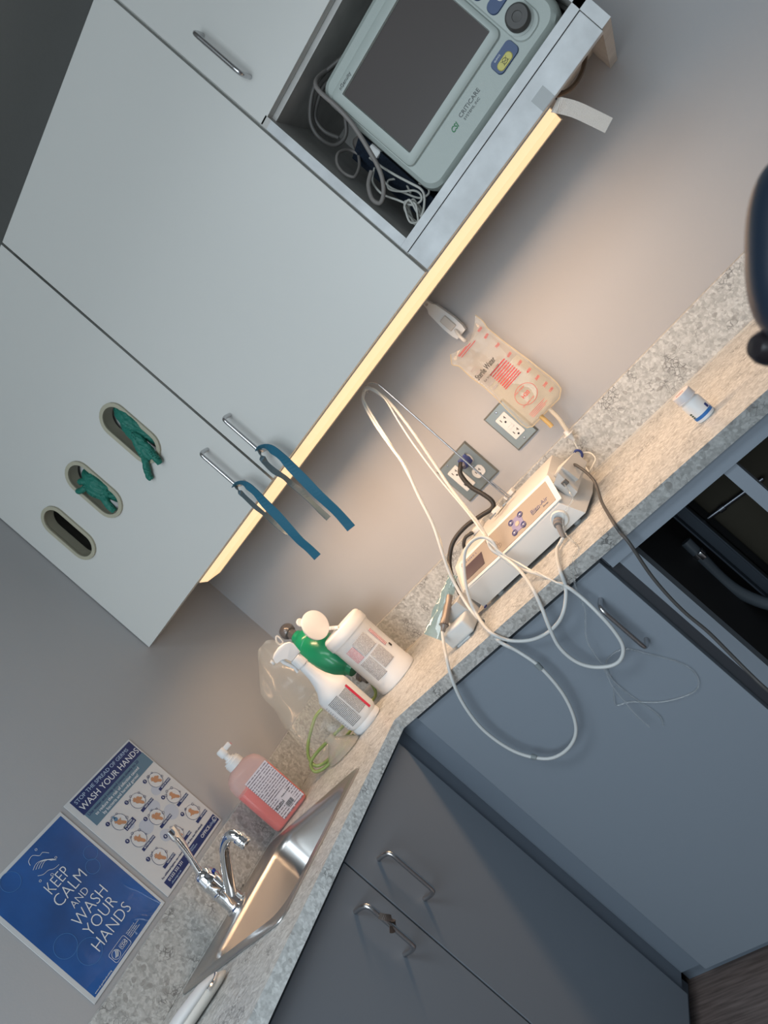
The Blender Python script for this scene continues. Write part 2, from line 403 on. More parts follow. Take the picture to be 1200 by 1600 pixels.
# ------------------------------------------------------------------ wall cabinet with the open niche
cab = thing('wall_cabinet', 'white wall cabinet with an open niche that holds the patient monitor', 'cabinet', (1.212, 0, ZB))
b = MB()
b.box(1.212, 1.230, -.341, -.001, 1.474, 1.826).box(1.212, 1.230, -.322, -.001, 1.826, ZT)
b.box(1.653, 1.671, -.341, -.001, ZB+.003, ZT)
b.box(1.230, 1.653, -.322, -.001, ZT-t, ZT).box(1.230, 1.653, -.341, -.001, 1.474, 1.490).box(1.230, 1.653, -.322, -.001, 1.812, 1.826)
b.box(1.230, 1.653, -.014, -.001, 1.49, ZT-t)
b.done('body', niche_lam, cab)
MB().box(1.2122, 1.6715, -.3418, -.3405, 1.4742, 1.4898).box(1.6532, 1.6715, -.3418, -.3405, ZB+.003, ZT-.001).box(1.2122, 1.230, -.3418, -.3405, 1.49, 1.812).done('edge_banding', worn_lam, cab)
MB().box(1.2125, 1.6522, -.341, -.323, ZB, 1.4726, .001).done('valance', worn_lam, cab)
d = MB().box(1.2125, 1.6515, -.341, -.323, 1.822, ZT, .001).done('door', white_lam, cab)
bow_handle(d, (1.262, YF, 1.995), (1.262, YF, 1.884), (0, -.032, 0))

# ------------------------------------------------------------------ under-cabinet light
lp = thing('under_cabinet_light', 'long glowing strip light fixed under the wall cabinets', 'light', (.905, -.298, 1.42))
MB().box(.268, 1.532, -.3215, -.240, 1.4245, 1.4715).box(.268, 1.532, -.2458, -.240, 1.4085, 1.43).box(.268, 1.532, -.2455, -.240, 1.4085, 1.4145, .001).done('housing', mat('lamp_housing', (.50,.46,.40), .45), lp)
MB().hull([(.270,-.3212,1.4235),(.270,-.300,1.4125),(.270,-.2458,1.4100),(.270,-.2458,1.4134),(.270,-.3212,1.4245)],[(1.530,-.3212,1.4235),(1.530,-.300,1.4125),(1.530,-.2458,1.4100),(1.530,-.2458,1.4134),(1.530,-.3212,1.4245)]).done('diffuser', lens_m, lp)
MB().box(1.33, 1.352, -.241, -.233, 1.412, 1.428, .001).done('switch', black_m, lp)
MB().tube([(1.542,-.29,1.44),(1.57,-.27,1.425),(1.60,-.24,1.43),(1.63,-.2,1.452),(1.645,-.17,1.468)], .004, 8).done('lamp_cord', mat('brown_cord',(.12,.08,.05),.5), lp, smooth=True)
MB().box(1.546, 1.562, -.282, -.262, 1.428, 1.444, .002).done('cord_plug', darksteel, lp)

# cloth tape strip hanging from the valance
b = MB().ribbon([(1.538,-.322,1.4215),(1.541,-.326,1.4155),(1.546,-.322,1.406),(1.553,-.316,1.389),(1.560,-.308,1.363),(1.567,-.300,1.334)], (1,0,0), .0235, .0004)
tag(b.done('tape_strip', mat('cloth_tape', (.74,.68,.62), .8, bump=.8, bscale=700), None, (1.563,-.32,1.4)), 'strip of white woven cloth tape dangling below the niche beside the lit lamp end', 'tape')
tag(MB().box(1.520, 1.547, -.3422, -.3414, 1.427, 1.452).done('tape_patch', mat('clear_tape', (.42,.44,.44), .25, alpha=.6), None, (1.527,-.342,1.44)), 'square of clear tape stuck on the lower rim of the niche cabinet', 'tape')

# ------------------------------------------------------------------ tourniquets on the two handles
def tourniquet(label, A, Bp, wA, wB):
    o = MB(); n = len(A)
    o.ribbon(A, [Vector((-.1, -.9, .2))]+[Vector((.55,-.8,.1))]+[Vector((.95,-.3,.05))]*2+[Vector((1,.1*math.sin(k*1.3),0)) for k in range(n-4)], wA, .0007)
    ob = o.done('tourniquet', tape_blue, None, A[0])
    tag(ob, label, 'tourniquet')
    MB().ribbon(Bp, [Vector((-.1,-.9,.2)), Vector((.3,-.9,0))]+[Vector((.22+.15*math.sin(k*2.1), .95, 0)) for k in range(len(Bp)-2)], wB, .0006).done('rear_tail', mat('grey_blue_tourniquet', (.10,.15,.18), .45), ob)
    return ob
tourniquet('flat blue rubber tourniquet looped on the right-hand door handle',
 [(0.7093,-.372,1.4806),(0.7241,-.383,1.4749),(0.7372,-.388,1.4576),(0.7403,-.388,1.4321),(0.7348,-.385,1.4028),(0.7291,-.38,1.3712),(0.7220,-.375,1.3348),(0.7187,-.372,1.3031),(0.7157,-.37,1.2676),(0.7090,-.37,1.2248)],
 [(0.7093,-.372,1.4806),(0.7031,-.375,1.4747),(0.6946,-.375,1.4530),(0.6904,-.37,1.4283),(0.6920,-.365,1.4052),(0.6880,-.36,1.3838),(0.6894,-.36,1.3583),(0.6870,-.36,1.3287),(0.6846,-.36,1.2990),(0.6838,-.36,1.2757)], .0235, .016)
tourniquet('flat blue rubber tourniquet looped on the left-hand door handle',
 [(0.5981,-.372,1.4776),(0.6158,-.383,1.4717),(0.6282,-.388,1.4546),(0.6294,-.388,1.4303),(0.6220,-.385,1.3999),(0.6158,-.38,1.3670),(0.6070,-.375,1.3322),(0.5992,-.372,1.2930),(0.5981,-.37,1.2683),(0.5957,-.37,1.2398)],
 [(0.5981,-.372,1.4776),(0.5954,-.375,1.4704),(0.5933,-.375,1.4500),(0.5879,-.37,1.4169),(0.5855,-.365,1.3897),(0.5807,-.36,1.3636),(0.5814,-.36,1.3402),(0.5833,-.36,1.3227)], .0225, .012)

# ------------------------------------------------------------------ countertop with sink cut-out and splashes
ZC = .887; CF = -.484; CX = .488
ct = thing('countertop', 'L-shaped grey stone-patterned countertop running round the corner', 'countertop', (0, 0, ZC-.027))
outer = [(.001,-.001),(.001,-2.2),(CX,-2.2),(CX,CF),(2.6,CF),(2.6,-.001)]
top = plate_holes('slab', outer, [rrect(.072,.400,-.925,-.602,.03)[::-1]], .027, Matrix.Translation((0,0,ZC-.0135)), stone, ct)
MB().box(.02, 2.6, -.020, -.001, ZC, ZC+.110, .001).done('backsplash', stone, ct)
MB().box(.001, .020, -2.2, -.001, ZC, ZC+.110, .001).done('backsplash', stone, ct)
MB().box(.02, 2.6, -.0245, -.0200, ZC, ZC+.0025).done('caulk_line', mat('caulk', (.55,.52,.48), .5), ct)

# ------------------------------------------------------------------ base cabinets
bc = thing('base_cabinet', 'slate blue base cabinet with one wide door beside the knee space', 'cabinet', (.79, -.2, 0))
MB().box(.47, 1.0555, -.448, -.03, .045, .859).done('body', slate, bc)
MB().box(.4625, .5150, -.462, -.448, .045, .859).done('corner_filler', slate_d, bc)
MB().box(.445, 1.06, -.440, -.425, .001, .045).done('plinth', slate_d, bc)
d = MB().box(.5205, 1.055, -.470, -.450, .037, .851, .001).done('door', slate, bc)
bow_handle(d, (1.004, -.470, .799), (1.004, -.470, .690), (0, -.033, 0))
sc = thing('sink_cabinet', 'slate blue two-door base cabinet under the sink', 'cabinet', (.2, -.95, 0))
b = MB().box(.02, .448, -.476, -.464, .045, .859).box(.02, .448, -1.4, -1.38, .045, .859).box(.02, .448, -1.38, -.476, .045, .063).box(.436, .448, -1.38, -.476, .83, .859).box(.436,.448,-.835,-.82,.063,.83)
b.done('body', slate, sc)
MB().box(.448, .462, -.5035, -.4625, .045, .859).box(.448,.462,-.4625,-.449,.045,.859).done('corner_filler', slate_d, sc)
MB().box(.425, .440, -1.4, -.45, .001, .045).done('plinth', slate_d, sc)
d = MB().box(.450, .470, -.8225, -.508, .037, .851, .001).done('door', slate, sc)
bow_handle(d, (.470, -.773, .795), (.470, -.773, .686), (.033, 0, 0))
d = MB().box(.450, .470, -1.14, -.8260, .037, .851, .001).done('door', slate, sc)
bow_handle(d, (.470, -.885, .798), (.470, -.885, .690), (.033, 0, 0))
tag(MB().ribbon([(.507,-.889,.772),(.510,-.886,.762),(.509,-.8795,.752),(.505,-.878,.745),(.503,-.884,.738),(.508,-.893,.742),(.510,-.898,.748)], (.3,.2,1), .010, .0004).done('tape_scrap', mat('brown_tape',(.10,.08,.07),.4), None, (.507,-.887,.755)), 'dark scrap of tape wrapped on the left sink door handle', 'tape')

kn = thing('desk_frame', 'slate blue apron and legs carrying the countertop over the knee space', 'desk frame', (1.3, -.45, 0))
MB().box(1.064, 2.6, -.468, -.450, .828, .859).done('apron', slate, kn)
MB().box(1.0775, 1.112, -.462, -.435, .001, .828).done('leg', slate, kn)
MB().box(1.078, 1.1115, -.4345, -.045, .001, .828).done('knee_shade_side', mat('knee_shade', (.014,.015,.017), .7), kn)  # inner side behind the leg, deep shade painted in as near-black colour
MB().box(1.078, 2.6, -.0445, -.030, .001, .828).done('knee_shade_back', MATS['knee_shade'], kn)  # sheet added before the wall, coloured as the darkness under the counter
MB().box(1.305, 1.329, -.462, -.440, .001, .828).done('leg', slate, kn)
MB().box(1.0562, 1.0770, -.456, -.44, .001, .828).done('gap_shade_strip', mat('gap_shade', (.025,.028,.035), .7), kn)  # fills the open gap beside the door, its shade given as dark colour

# ------------------------------------------------------------------ knee space: hose, strut, rod and carton in the dark
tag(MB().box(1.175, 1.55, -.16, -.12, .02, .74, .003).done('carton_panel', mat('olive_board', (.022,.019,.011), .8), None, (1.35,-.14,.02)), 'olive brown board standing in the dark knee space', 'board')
b = MB(); b.box(1.140, 1.172, -.215, -.205, .08, .80, .001).box(1.140, 1.144, -.235, -.205, .08, .80, .001).box(1.168,1.172,-.235,-.205,.08,.80,.001)
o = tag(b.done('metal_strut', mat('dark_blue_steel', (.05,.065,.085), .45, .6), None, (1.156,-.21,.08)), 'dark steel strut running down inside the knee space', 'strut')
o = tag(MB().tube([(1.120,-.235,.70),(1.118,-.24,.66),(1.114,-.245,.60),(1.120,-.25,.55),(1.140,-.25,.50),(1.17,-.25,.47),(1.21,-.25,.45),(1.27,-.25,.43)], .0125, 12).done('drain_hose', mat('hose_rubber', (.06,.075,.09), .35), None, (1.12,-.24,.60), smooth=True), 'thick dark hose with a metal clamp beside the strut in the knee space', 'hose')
b = MB().lathe([(.0132,0),(.0150,0),(.0150,.011),(.0132,.011)], (1.1185,-.2395,.660), (.05,0.05,1), 20); b.box(1.122,1.132,-.262,-.252,.658,.674,.001)
b.done('hose_clamp', steel, o, smooth=True)
tag(MB().cyl((1.173,-.185,.690), (1.300,-.185,.682), .005).cyl((1.20,-.185,.688),(1.212,-.185,.6875),.0075).done('tie_rod', darksteel, None, (1.23,-.185,.686), smooth=True), 'thin dark rod crossing in front of the olive board in the knee space', 'rod')

# ------------------------------------------------------------------ sink and faucet
sk = thing('sink', 'small square stainless steel bar sink set in the countertop', 'sink', (.235, -.765, ZC))
def loop(x0,x1,y0,y1,r,z): return [(x,y,z) for x,y in rrect(x0,x1,y0,y1,r)]
L_ = [loop(.046,.421,-.950,-.577,.022,ZC+.0002), loop(.047,.420,-.949,-.578,.022,ZC+.003), loop(.052,.415,-.944,-.583,.020,ZC+.0042), loop(.062,.405,-.934,-.593,.018,ZC+.0024),
      loop(.120,.398,-.918,-.608,.045,ZC+.0022), loop(.124,.394,-.914,-.612,.045,ZC-.002), loop(.128,.390,-.910,-.616,.045,ZC-.010), loop(.134,.384,-.904,-.622,.045,ZC-.11), loop(.142,.376,-.896,-.630,.04,ZC-.125), loop(.165,.353,-.875,-.651,.03,ZC-.131)]
b = MB(); b.loft(L_, cap=False)
b.poly(L_[-1])
sb = b.done('basin', sinksteel, sk, smooth=True, angle=50)
md = sb.modifiers.new('sol', 'SOLIDIFY'); md.thickness = .0009; md.offset = -1
b = MB().lathe([(.0001,.002),(.03,.002),(.038,.0035),(.043,.0015),(.043,0),(.0001,0)], (.259,-.763,ZC-.131), (0,0,1), 28); b.done('drain', steel, sk, smooth=True)

fc = thing('faucet', 'chrome single-lever faucet standing at the back of the sink', 'faucet', (.085, -.765, ZC))
FX, FY = .085, -.765
MB().lathe([(.0,0),(.026,0),(.026,.004),(.0225,.007),(.0225,.010),(.0215,.010),(.0215,.045),(.0235,.047),(.0235,.050),(.0215,.052),(.0215,.072),(.0225,.074),(.0225,.078),(.021,.080),(.0205,.092),(.017,.102),(.010,.107),(0,.108)], (FX,FY,ZC+.0024), (0,0,1), 40).done('body', chrome, fc, smooth=True)
MB().tube([(FX+.012,FY+.001,ZC+.030),(FX+.050,FY+.002,ZC+.064),(FX+.085,FY+.003,ZC+.093),(FX+.112,FY+.004,ZC+.112),(FX+.138,FY+.004,ZC+.119),(FX+.153,FY+.005,ZC+.115),(FX+.158,FY+.005,ZC+.104)], .009, 14, 6, rad=[.0125,.0115,.0105,.0105,.0110,.0115,.0115]).done('spout', chrome, fc, smooth=True)
MB().lathe([(0,0),(.0125,0),(.0135,.002),(.0135,.010),(.0125,.011),(.0135,.012),(.0135,.022),(.012,.024),(0,.024)], (FX+.158,FY+.005,ZC+.084), (0,0,1), 28).done('aerator', chrome, fc, smooth=True)
b = MB(); Lp = [(FX-.004,FY,ZC+.098),(FX+.004,FY-.001,ZC+.118),(FX+.014,FY,ZC+.140),(FX+.024,FY+.002,ZC+.165),(FX+.034,FY+.003,ZC+.190),(FX+.040,FY+.004,ZC+.212)]
P_, R2 = catmull([Vector(p) for p in Lp], 5, False, [.009,.007,.0065,.0085,.011,.0125])
lo = []
for i, p in enumerate(P_):
    T = (P_[min(i+1,len(P_)-1)]-P_[max(i-1,0)]).normalized(); u = (Vector((0,1,0))-T*T.y).normalized(); v = T.cross(u)
    th = .0085 - .005*i/len(P_)
    lo.append([p+u*R2[i]*math.cos(2*PI*k/16)+v*th*math.sin(2*PI*k/16) for k in range(16)])
b.loft(lo); b.done('lever', chrome, fc, smooth=True)
MB().cyl((FX+.021,FY+.008,ZC+.088),(FX+.0235,FY+.009,ZC+.088),.004).done('hot_cold_dot', mat('blue_dot',(.02,.05,.3),.3), fc)

# ------------------------------------------------------------------ posters on the left wall
navy = mat('navy_ink', (.012,.03,.13), .4); blue_ink = mat('poster_blue', (.012,.085,.30), .28, var=.25, vscale=9, coat=.6, bump=.5, bscale=22)
paper = mat('laminated_paper', (.58,.60,.62), .3, coat=.4); band_ink = mat('steel_blue_ink', (.10,.19,.27), .35)
pale_ink = mat('pale_blue_ink', (.38,.50,.66), .4); white_ink = mat('white_ink', (.72,.75,.78), .4); tan_ink = mat('hand_tan_ink', (.48,.25,.14), .5); bub_ink = mat('bubble_ink', (.06,.20,.48), .35); white_bg = mat('circle_white_ink',(.62,.64,.66),.4)
RY, UPZ = (0,1,0), (0,0,1)
def xquad(b, y0, y1, z0, z1, x, dx=.0003): return b.box(x, x+dx, y0, y1, z0, z1)
def ring_x(b, y, z, r, w, x, n=28, dx=.0003):
    return b.loft([[(x+(dx if j in (1,2) else 0), y+(r+(w/2 if j in (0,1) else -w/2))*math.cos(2*PI*i/n), z+(r+(w/2 if j in (0,1) else -w/2))*math.sin(2*PI*i/n)) for j in range(4)] for i in range(n)], closed=True)
def disc_x(b, y, z, r, x, n=28, dx=.0003): return b.cyl((x,y,z),(x+dx,y,z),r,None,n)
def sheet(y0, y1, z0, z1, x, seed, amp=.0012):
    def f(u, v):
        e = min(u, 1-u, v, 1-v)
        return (x + abs(noise.noise(Vector((u*3+seed, v*4, 0))))*amp*min(1, e*12), y0+(y1-y0)*u, z0+(z1-z0)*v)
    return f
p1 = thing('poster', 'blue laminated poster reading KEEP CALM AND WASH YOUR HANDS', 'poster', (.001, -.919, 1.009), group=None)
MB().box(.0008, .0022, -1.0275, -.8110, 1.007, 1.2925, .0004).done('laminate_sheet', paper, p1)
MB().grid(sheet(-1.0195, -.8170, 1.0135, 1.2860, .0024, 2, .0006), 30, 40).done('blue_field', blue_ink, p1, smooth=True)
tx = .0034
for s_, y0, y1, z_ in (('KEEP', -.941, -.879, 1.2035), ('CALM', -.948, -.866, 1.1755), ('AND', -.932, -.893, 1.1495), ('WASH', -.951, -.869, 1.1235), ('YOUR', -.951, -.870, 1.0955), ('HANDS', -.962, -.860, 1.0655)):
    sz = .021 if s_ == 'AND' else .0335
    tw = {'KEEP':2.50,'CALM':2.78,'AND':2.03,'WASH':2.82,'YOUR':2.79,'HANDS':3.5}[s_]*sz*.98
    text('lettering', s_, sz, (tx, y0, z_), RY, UPZ, white_ink, p1, sx=(y1-y0)/tw, bold=-sz*.016)
b = MB()
for (dy, dz) in ((0,0),): 
    for k in range(4): b.tube([(tx,-.928+.004*k,1.2520-.003*k),(tx,-.914+.004*k,1.2560-.003*k),(tx,-.899+.003*k,1.2480-.003*k),(tx,-.893+.002*k,1.2380-.002*k)], .00045, 5, 3)
    b.tube([(tx,-.930,1.238),(tx,-.922,1.232),(tx,-.910,1.230),(tx,-.902,1.224),(tx,-.890,1.222)], .00045, 5, 3)
    b.tube([(tx,-.925,1.262),(tx,-.921,1.270),(tx,-.909,1.272),(tx,-.901,1.262),(tx,-.893,1.262),(tx,-.886,1.252)], .00045, 5, 3)
for y, z, r in ((-.934,1.228,.002),(-.912,1.219,.0025),(-.897,1.275,.002),(-.884,1.236,.002)): ring_x(b, y, z, r, .0006, tx, 14)
b.done('washing_hands_icon', white_ink, p1)
b = MB()
for y, z, r in ((-.968,1.268,.0185),(-.9885,1.113,.0215),(-.9690,1.0715,.0235),(-.834,1.190,.0145),(-.851,1.169,.0145)): ring_x(MB(), y, z, r, .0008, tx-.0004).done('bubble_ring', bub_ink, p1)
b = MB(); pts = rrect(-.955,-.910,1.0165,1.0385,.004,4); b.tube([(tx,y,z) for y,z in pts], .00035, 5, 0, closed=True); ring_x(b, -.9440, 1.0275, .0085, .0006, tx)
for k in range(3): b.tube([(tx,-.949+.0022*k,1.0245-.001*k),(tx,-.945+.0022*k,1.0270-.001*k),(tx,-.9405+.002*k,1.0325-.0015*k)], .0006, 5, 2)
for k in range(3): b.tube([(tx,-.9415+.0018*k,1.0335-.0015*k),(tx,-.9390+.0015*k,1.0345-.002*k)], .0005, 5, 2)
b.tube([(tx,y,z) for y,z in rrect(-.9305,-.9145,1.0235,1.0325,.001,3)], .0003, 5, 0, closed=True)
b.done('health_agency_logo', white_ink, p1)
text('lettering', 'CDC', .0075, (tx,-.9290,1.0278), RY, UPZ, white_ink, p1)
for k, s_ in enumerate(('U.S. Department of', 'Health and Human Services', 'Centers for Disease', 'Control and Prevention')):
    text('lettering', s_, .0030, (tx,-.9050,1.0350-.0036*k), RY, UPZ, white_ink, p1)
text('lettering', 'www.cdc.gov/handwashing', .0042, (tx,-1.0150,1.0175), RY, UPZ, white_ink, p1)

p2 = thing('poster', 'white laminated hand-washing poster with numbered hand pictures in circles', 'poster', (.001, -.69, 1.008))
MB().box(.0008, .0022, -.7985, -.5830, 1.008, 1.2955, .0004).done('laminate_sheet', paper, p2)
xquad(MB(), -.785, -.587, 1.2515, 1.2915, .0022).done('header_band', navy, p2); xquad(MB(), -.782, -.5865, 1.0130, 1.0325, .0022).done('footer_band', navy, p2)
xquad(MB(), -.7835, -.5855, 1.2170, 1.2515, .0022).done('slate_band', band_ink, p2)
b = MB()
for y, z, r in ((-.715,1.135,.017),(-.668,1.150,.015),(-.650,1.112,.018),(-.70,1.09,.014),(-.635,1.17,.012),(-.735,1.165,.01)): disc_x(MB(), y, z, r, .0022, dx=.0002).done('pale_blob', mat('pale_blob_ink', (.46,.51,.60), .4), p2)
text('lettering', 'STOP THE SPREAD OF GERMS', .0118, (.0026,-.779,1.2815), RY, UPZ, pale_ink, p2, sx=1.12)
text('lettering', 'WASH YOUR HANDS!', .0195, (.0026,-.779,1.2640), RY, UPZ, white_ink, p2, sx=1.02)
for k, s_ in enumerate(('Use water and soap and count slowly to 20', 'to reduce the risk of infection caused', 'by bacteria and harmful germs!')):
    text('lettering', s_, .0098, (.0026,-.779+.012*k,1.2450-.0105*k), RY, UPZ, (navy, white_ink, white_ink)[k], p2, sx=.98)
ys = (-.746,-.683,-.617); zs = (1.186,1.131,1.073); caps = ('WET HANDS\n& APPLY SOAP','PALM TO PALM','BACK OF HANDS','BETWEEN FINGERS','WASH THUMBS','PALMS & NAILS','WASH WRISTS','NAILS','DRY HANDS')
for k in range(9):
    y, z = ys[k%3], zs[k//3]
    pc = disc_x(MB(), y, z, .0172, .0024).done('picture_circle', white_bg, p2)
    ring_x(MB(), y, z, .0175, .0006, .0027).done('circle_outline', navy, pc)
    rr = random.Random(k)
    for a in (rr.uniform(.5,1.2), rr.uniform(1.3,1.9), rr.uniform(1.95,2.4), -.3):
        ring_x(MB(), y+.0185*math.cos(a), z+.0185*math.sin(a), rr.uniform(.0018,.0032), .0005, .0028, 12).done('soap_bubble', navy, pc)
    disc_x(MB(), y-.0205, z+.016, .0048, .0025).done('number_dot', navy, pc)
    sg = -1 if k in (5, 8) else 1
    base = rr.uniform(.3,.8); cxh, czh = y-.001, z; bh_ = MB(); wa = -base-.4; lay = [.0028]
    def fin(a, l, w):
        lay[0] += .00003
        d = Vector((0, math.cos(a), math.sin(a))); n_ = Vector((0,-math.sin(a),math.cos(a))); c0 = Vector((lay[0],cxh,czh))
        q = [c0+n_*w, c0+d*l+n_*w*.8, c0+d*(l+w*.7), c0+d*l-n_*w*.8, c0-n_*w]
        bh_.hull(q, [v+Vector((.0004,0,0)) for v in q])
    for j in range(4): fin(1.35+.32*j+.2*sg, .0115-.0012*abs(j-1.4), .0014)
    fin(.5 if sg > 0 else 3.3, .009, .0015); fin(wa, .0135, .0040)
    disc_x(bh_, cxh, czh, .0058, .0031, dx=.0002)
    if k in (1,2,4,7): fin(wa+1.0, .011, .0034); disc_x(bh_, cxh+.005, czh+.003, .0046, .0032, dx=.0002)
    bh_.done('hand_picture', tan_ink, pc)
    two = k == 0
    w_ = .0165+.0012*(len(caps[k]) > 13)
    MB().box(.0024, .0027, y-.004 if two else y-w_+.004, y+2*.0135, z-.0255, z-.0135 if two else z-.0185).done('caption_tab', navy, pc)
MB().cyl((.003,-.7475,1.196),(.0033,-.7475,1.196),.0045).box(.003,.0033,-.7495,-.7455,1.1985,1.2045).done('tap_picture', mat('tap_ink',(.10,.22,.36),.4), p2)
for k in range(9):
    y, z = ys[k%3], zs[k//3]
    text('lettering', str(k+1), .0068, (.0029,y-.0222,z+.016), RY, UPZ, white_ink, p2)
    if k == 0:
        for q, s_ in enumerate(caps[0].split('\n')): text('lettering', s_, .0048, (.0029,y-.002,z-.0165-.0055*q), RY, UPZ, white_ink, p2, sx=.85)
    else: text('lettering', caps[k], .0050, (.0029,y+.0265,z-.0220), RY, UPZ, white_ink, p2, 'RIGHT', sx=.80)
text('lettering', 'For additional hygiene, use a hand sanitising rub (less than 60% ethanol)', .0062, (.0026,-.779,1.0395), RY, UPZ, navy, p2, sx=.86)
text('lettering', '01332 332 331', .0085, (.0026,-.772,1.0265), RY, UPZ, white_ink, p2)
text('lettering', 'officeology.co.uk', .0050, (.0026,-.772,1.0180), RY, UPZ, pale_ink, p2)
text('lettering', 'Hygiene\nWorkplace', .0048, (.0026,-.690,1.0255), RY, UPZ, pale_ink, p2)
text('lettering', 'OFFICE', .0105, (.0026,-.650,1.0225), RY, UPZ, white_ink, p2)
text('lettering', 'ology', .0105, (.0026,-.6155,1.0225), RY, UPZ, pale_ink, p2)
b = MB(); ring_x(b, -.5935, 1.0235, .0050, .0012, .0024); b.done('round_mark', white_ink, p2)

# ------------------------------------------------------------------ soap bottle
a = math.atan2(.62, .78)
sp = thing('soap_bottle', 'clear pump bottle of coral red soap behind the sink', 'bottle', (.085, -.507, ZC), rotz=math.radians(50))
def slab_loops(prof, n=6):   # half width, half depth, corner radius, height -> loops in local space
    return [[(x,y,h) for x,y in rrect(-w,w,-d,d,min(r,w*.98,d*.98),n)] for w,d,r,h in prof]
shell = [(.046,.026,.014,0),(.051,.030,.016,.004),(.053,.031,.016,.012),(.053,.031,.016,.135),(.050,.030,.017,.152),(.043,.027,.018,.164),(.030,.021,.018,.172),(.019,.018,.017,.176),(.0165,.0165,.016,.180)]
MB().loft(slab_loops(shell)).done('bottle_shell', mat('frosted_pink_plastic', (.78,.56,.55), .2, trans=.3, alpha=.42, ior=1.3), sp, smooth=True, local=True)
liq = [(.044,.024,.013,.002),(.0495,.0285,.015,.005),(.0515,.0295,.015,.013),(.0515,.0295,.015,.122),(.0512,.0293,.015,.1225)]
MB().loft(slab_loops(liq)).done('soap_liquid', mat('coral_soap', (.78,.055,.03), .25, sss=.3), sp, smooth=True, local=True)
b = MB(); b.grid(lambda u, v: (-.020+.069*u, -.0318, .012+.123*v), 4, 4); b.done('label', print_mat('soap_label', (.60,.56,.60), (.14,.11,.14), 20, 20, .46, .36), sp, local=True)
lb = MB().box(.004,.0305,-.0322,-.0319,.020,.060).done('label_blank', mat('label_paper',(.60,.56,.60),.45), sp, local=True)
b = MB(); rr = random.Random(4); x = .006
while x < .026:
    w_ = rr.choice((.0005,.0009,.0014)); b.box(x, x+w_, -.0325, -.0322, .0215, .0335); x += w_+rr.choice((.0005,.0008))
b.done('bar_code', mat('black_ink',(.02,.02,.02),.5), sp, local=True)
text('lettering', 'Kutol', .012, WM[sp.name] @ Vector((-.017,-.0327,.041)), WM[sp.name].to_3x3() @ Vector((1,0,0)), (0,0,1), mat('black_ink',(.02,.02,.02),.5), sp)
text('lettering', 'Made in USA', .005, WM[sp.name] @ Vector((.012,-.0327,.050)), WM[sp.name].to_3x3() @ Vector((1,0,0)), (0,0,1), MATS['black_ink'], sp)
MB().lathe([(.0,.176),(.0215,.176),(.0215,.190),(.0195,.192),(.0195,.196),(.013,.197),(.013,.201),(.0085,.202),(.0085,.212),(0,.212)], n=28).done('pump_collar', white_soft, sp, smooth=True, local=True)
MB().lathe([(.0,.211),(.011,.211),(.0115,.214),(.0115,.228),(.009,.231),(0,.231)], n=20).box(.0,.027,-.0065,.0065,.216,.229,.003).done('pump_nozzle', white_soft, sp, smooth=True, local=True)
MB().box(.0268,.0292,-.003,.003,.217,.223,.001).done('nozzle_tip', mat('pink_drip',(.65,.25,.28),.4), sp, local=True)

# ------------------------------------------------------------------ spray bottle
def cam_angle(x, y):   # rotation about z that turns local -y towards the viewer's side of the room
    return math.atan2(-(CAM.x-x), (CAM.y-y)) + PI
ink = MATS['black_ink']; red_ink = mat('red_ink', (.55,.03,.07), .4)
A0 = math.radians(40)
sy = thing('spray_bottle', 'white trigger spray bottle with a printed label, in front of the green resuscitator', 'bottle', (.315, -.350, ZC), rotz=A0)
rd = .041
MB().lathe([(0,0),(rd-.003,0),(rd,.003),(rd,.014),(rd-.002,.017),(rd+.001,.021),(rd+.004,.03),(rd+.0045,.110),(rd+.003,.122),(.030,.140),(.0215,.160),(.0165,.180),(.0150,.195),(.0135,.214),(0,.214)], sy=.82, n=40).done('body', white_soft, sy, smooth=True, local=True)
b = MB()
b.lathe([(.0,.212),(.0155,.212),(.0155,.236),(.0145,.238),(0,.238)], n=30)
for k in range(30):
    a_ = 2*PI*k/30; b.box(.0153*math.cos(a_)-.0005,.0153*math.cos(a_)+.0005,.0153*math.sin(a_)-.0005,.0153*math.sin(a_)+.0005,.213,.235)
b.done('screw_collar', white_soft, sy, smooth=True, local=True)
# trigger head profile in the local x-z plane, nozzle towards -x
prof = [(.020,.238),(.022,.250),(.024,.262),(.021,.273),(.010,.281),(-.008,.285),(-.026,.283),(-.036,.278),(-.040,.268),(-.038,.262),(-.026,.260),(-.016,.252),(-.012,.238)]
MB().loft([[(x*.96,y*1.0,.2615+(z-.2615)*s_) for x,z in prof] for y,s_ in ((-.0115,.86),(-.0095,.97),(-.006,1),(.006,1),(.0095,.97),(.0115,.86))]).done('trigger_head', white_soft, sy, smooth=True, local=True)
tr = [(-.026,.262,.006),(-.026,.250,.0055),(-.022,.236,.005),(-.019,.222,.0045),(-.022,.210,.004)]
MB().loft([[(x+w_,-.0065,z),(x+w_*.4,-.0085,z),(x-w_*.6,-.006,z),(x-w_*.6,.006,z),(x+w_*.4,.0085,z),(x+w_,.0065,z)] for x,z,w_ in tr]).done('trigger', white_soft, sy, smooth=True, local=True)
MB().cyl((-.040,0,.271),(-.046,0,.271),.0075,.006).done('nozzle', white_p, sy, smooth=True, local=True)
def arc(r, a0, a1, z0, z1, e=.0004, sy_=1.0):
    return lambda u, v: ((r+e)*math.sin(a0+(a1-a0)*u), -(r+e)*math.cos(a0+(a1-a0)*u)*sy_, z0+(z1-z0)*v)
rl = rd+.0046
sp_ink = print_mat('spray_label_print', (.66,.66,.66), (.12,.12,.13), 22, 30, .40, .58)
b = MB()
b.grid(arc(rl,-.75,-.02,.030,.108,.0004,.82), 16, 6)
b.grid(arc(rl,.04,.62,.040,.104,.0004,.82), 14, 6)
b.done('fine_print', sp_ink, sy, local=True)
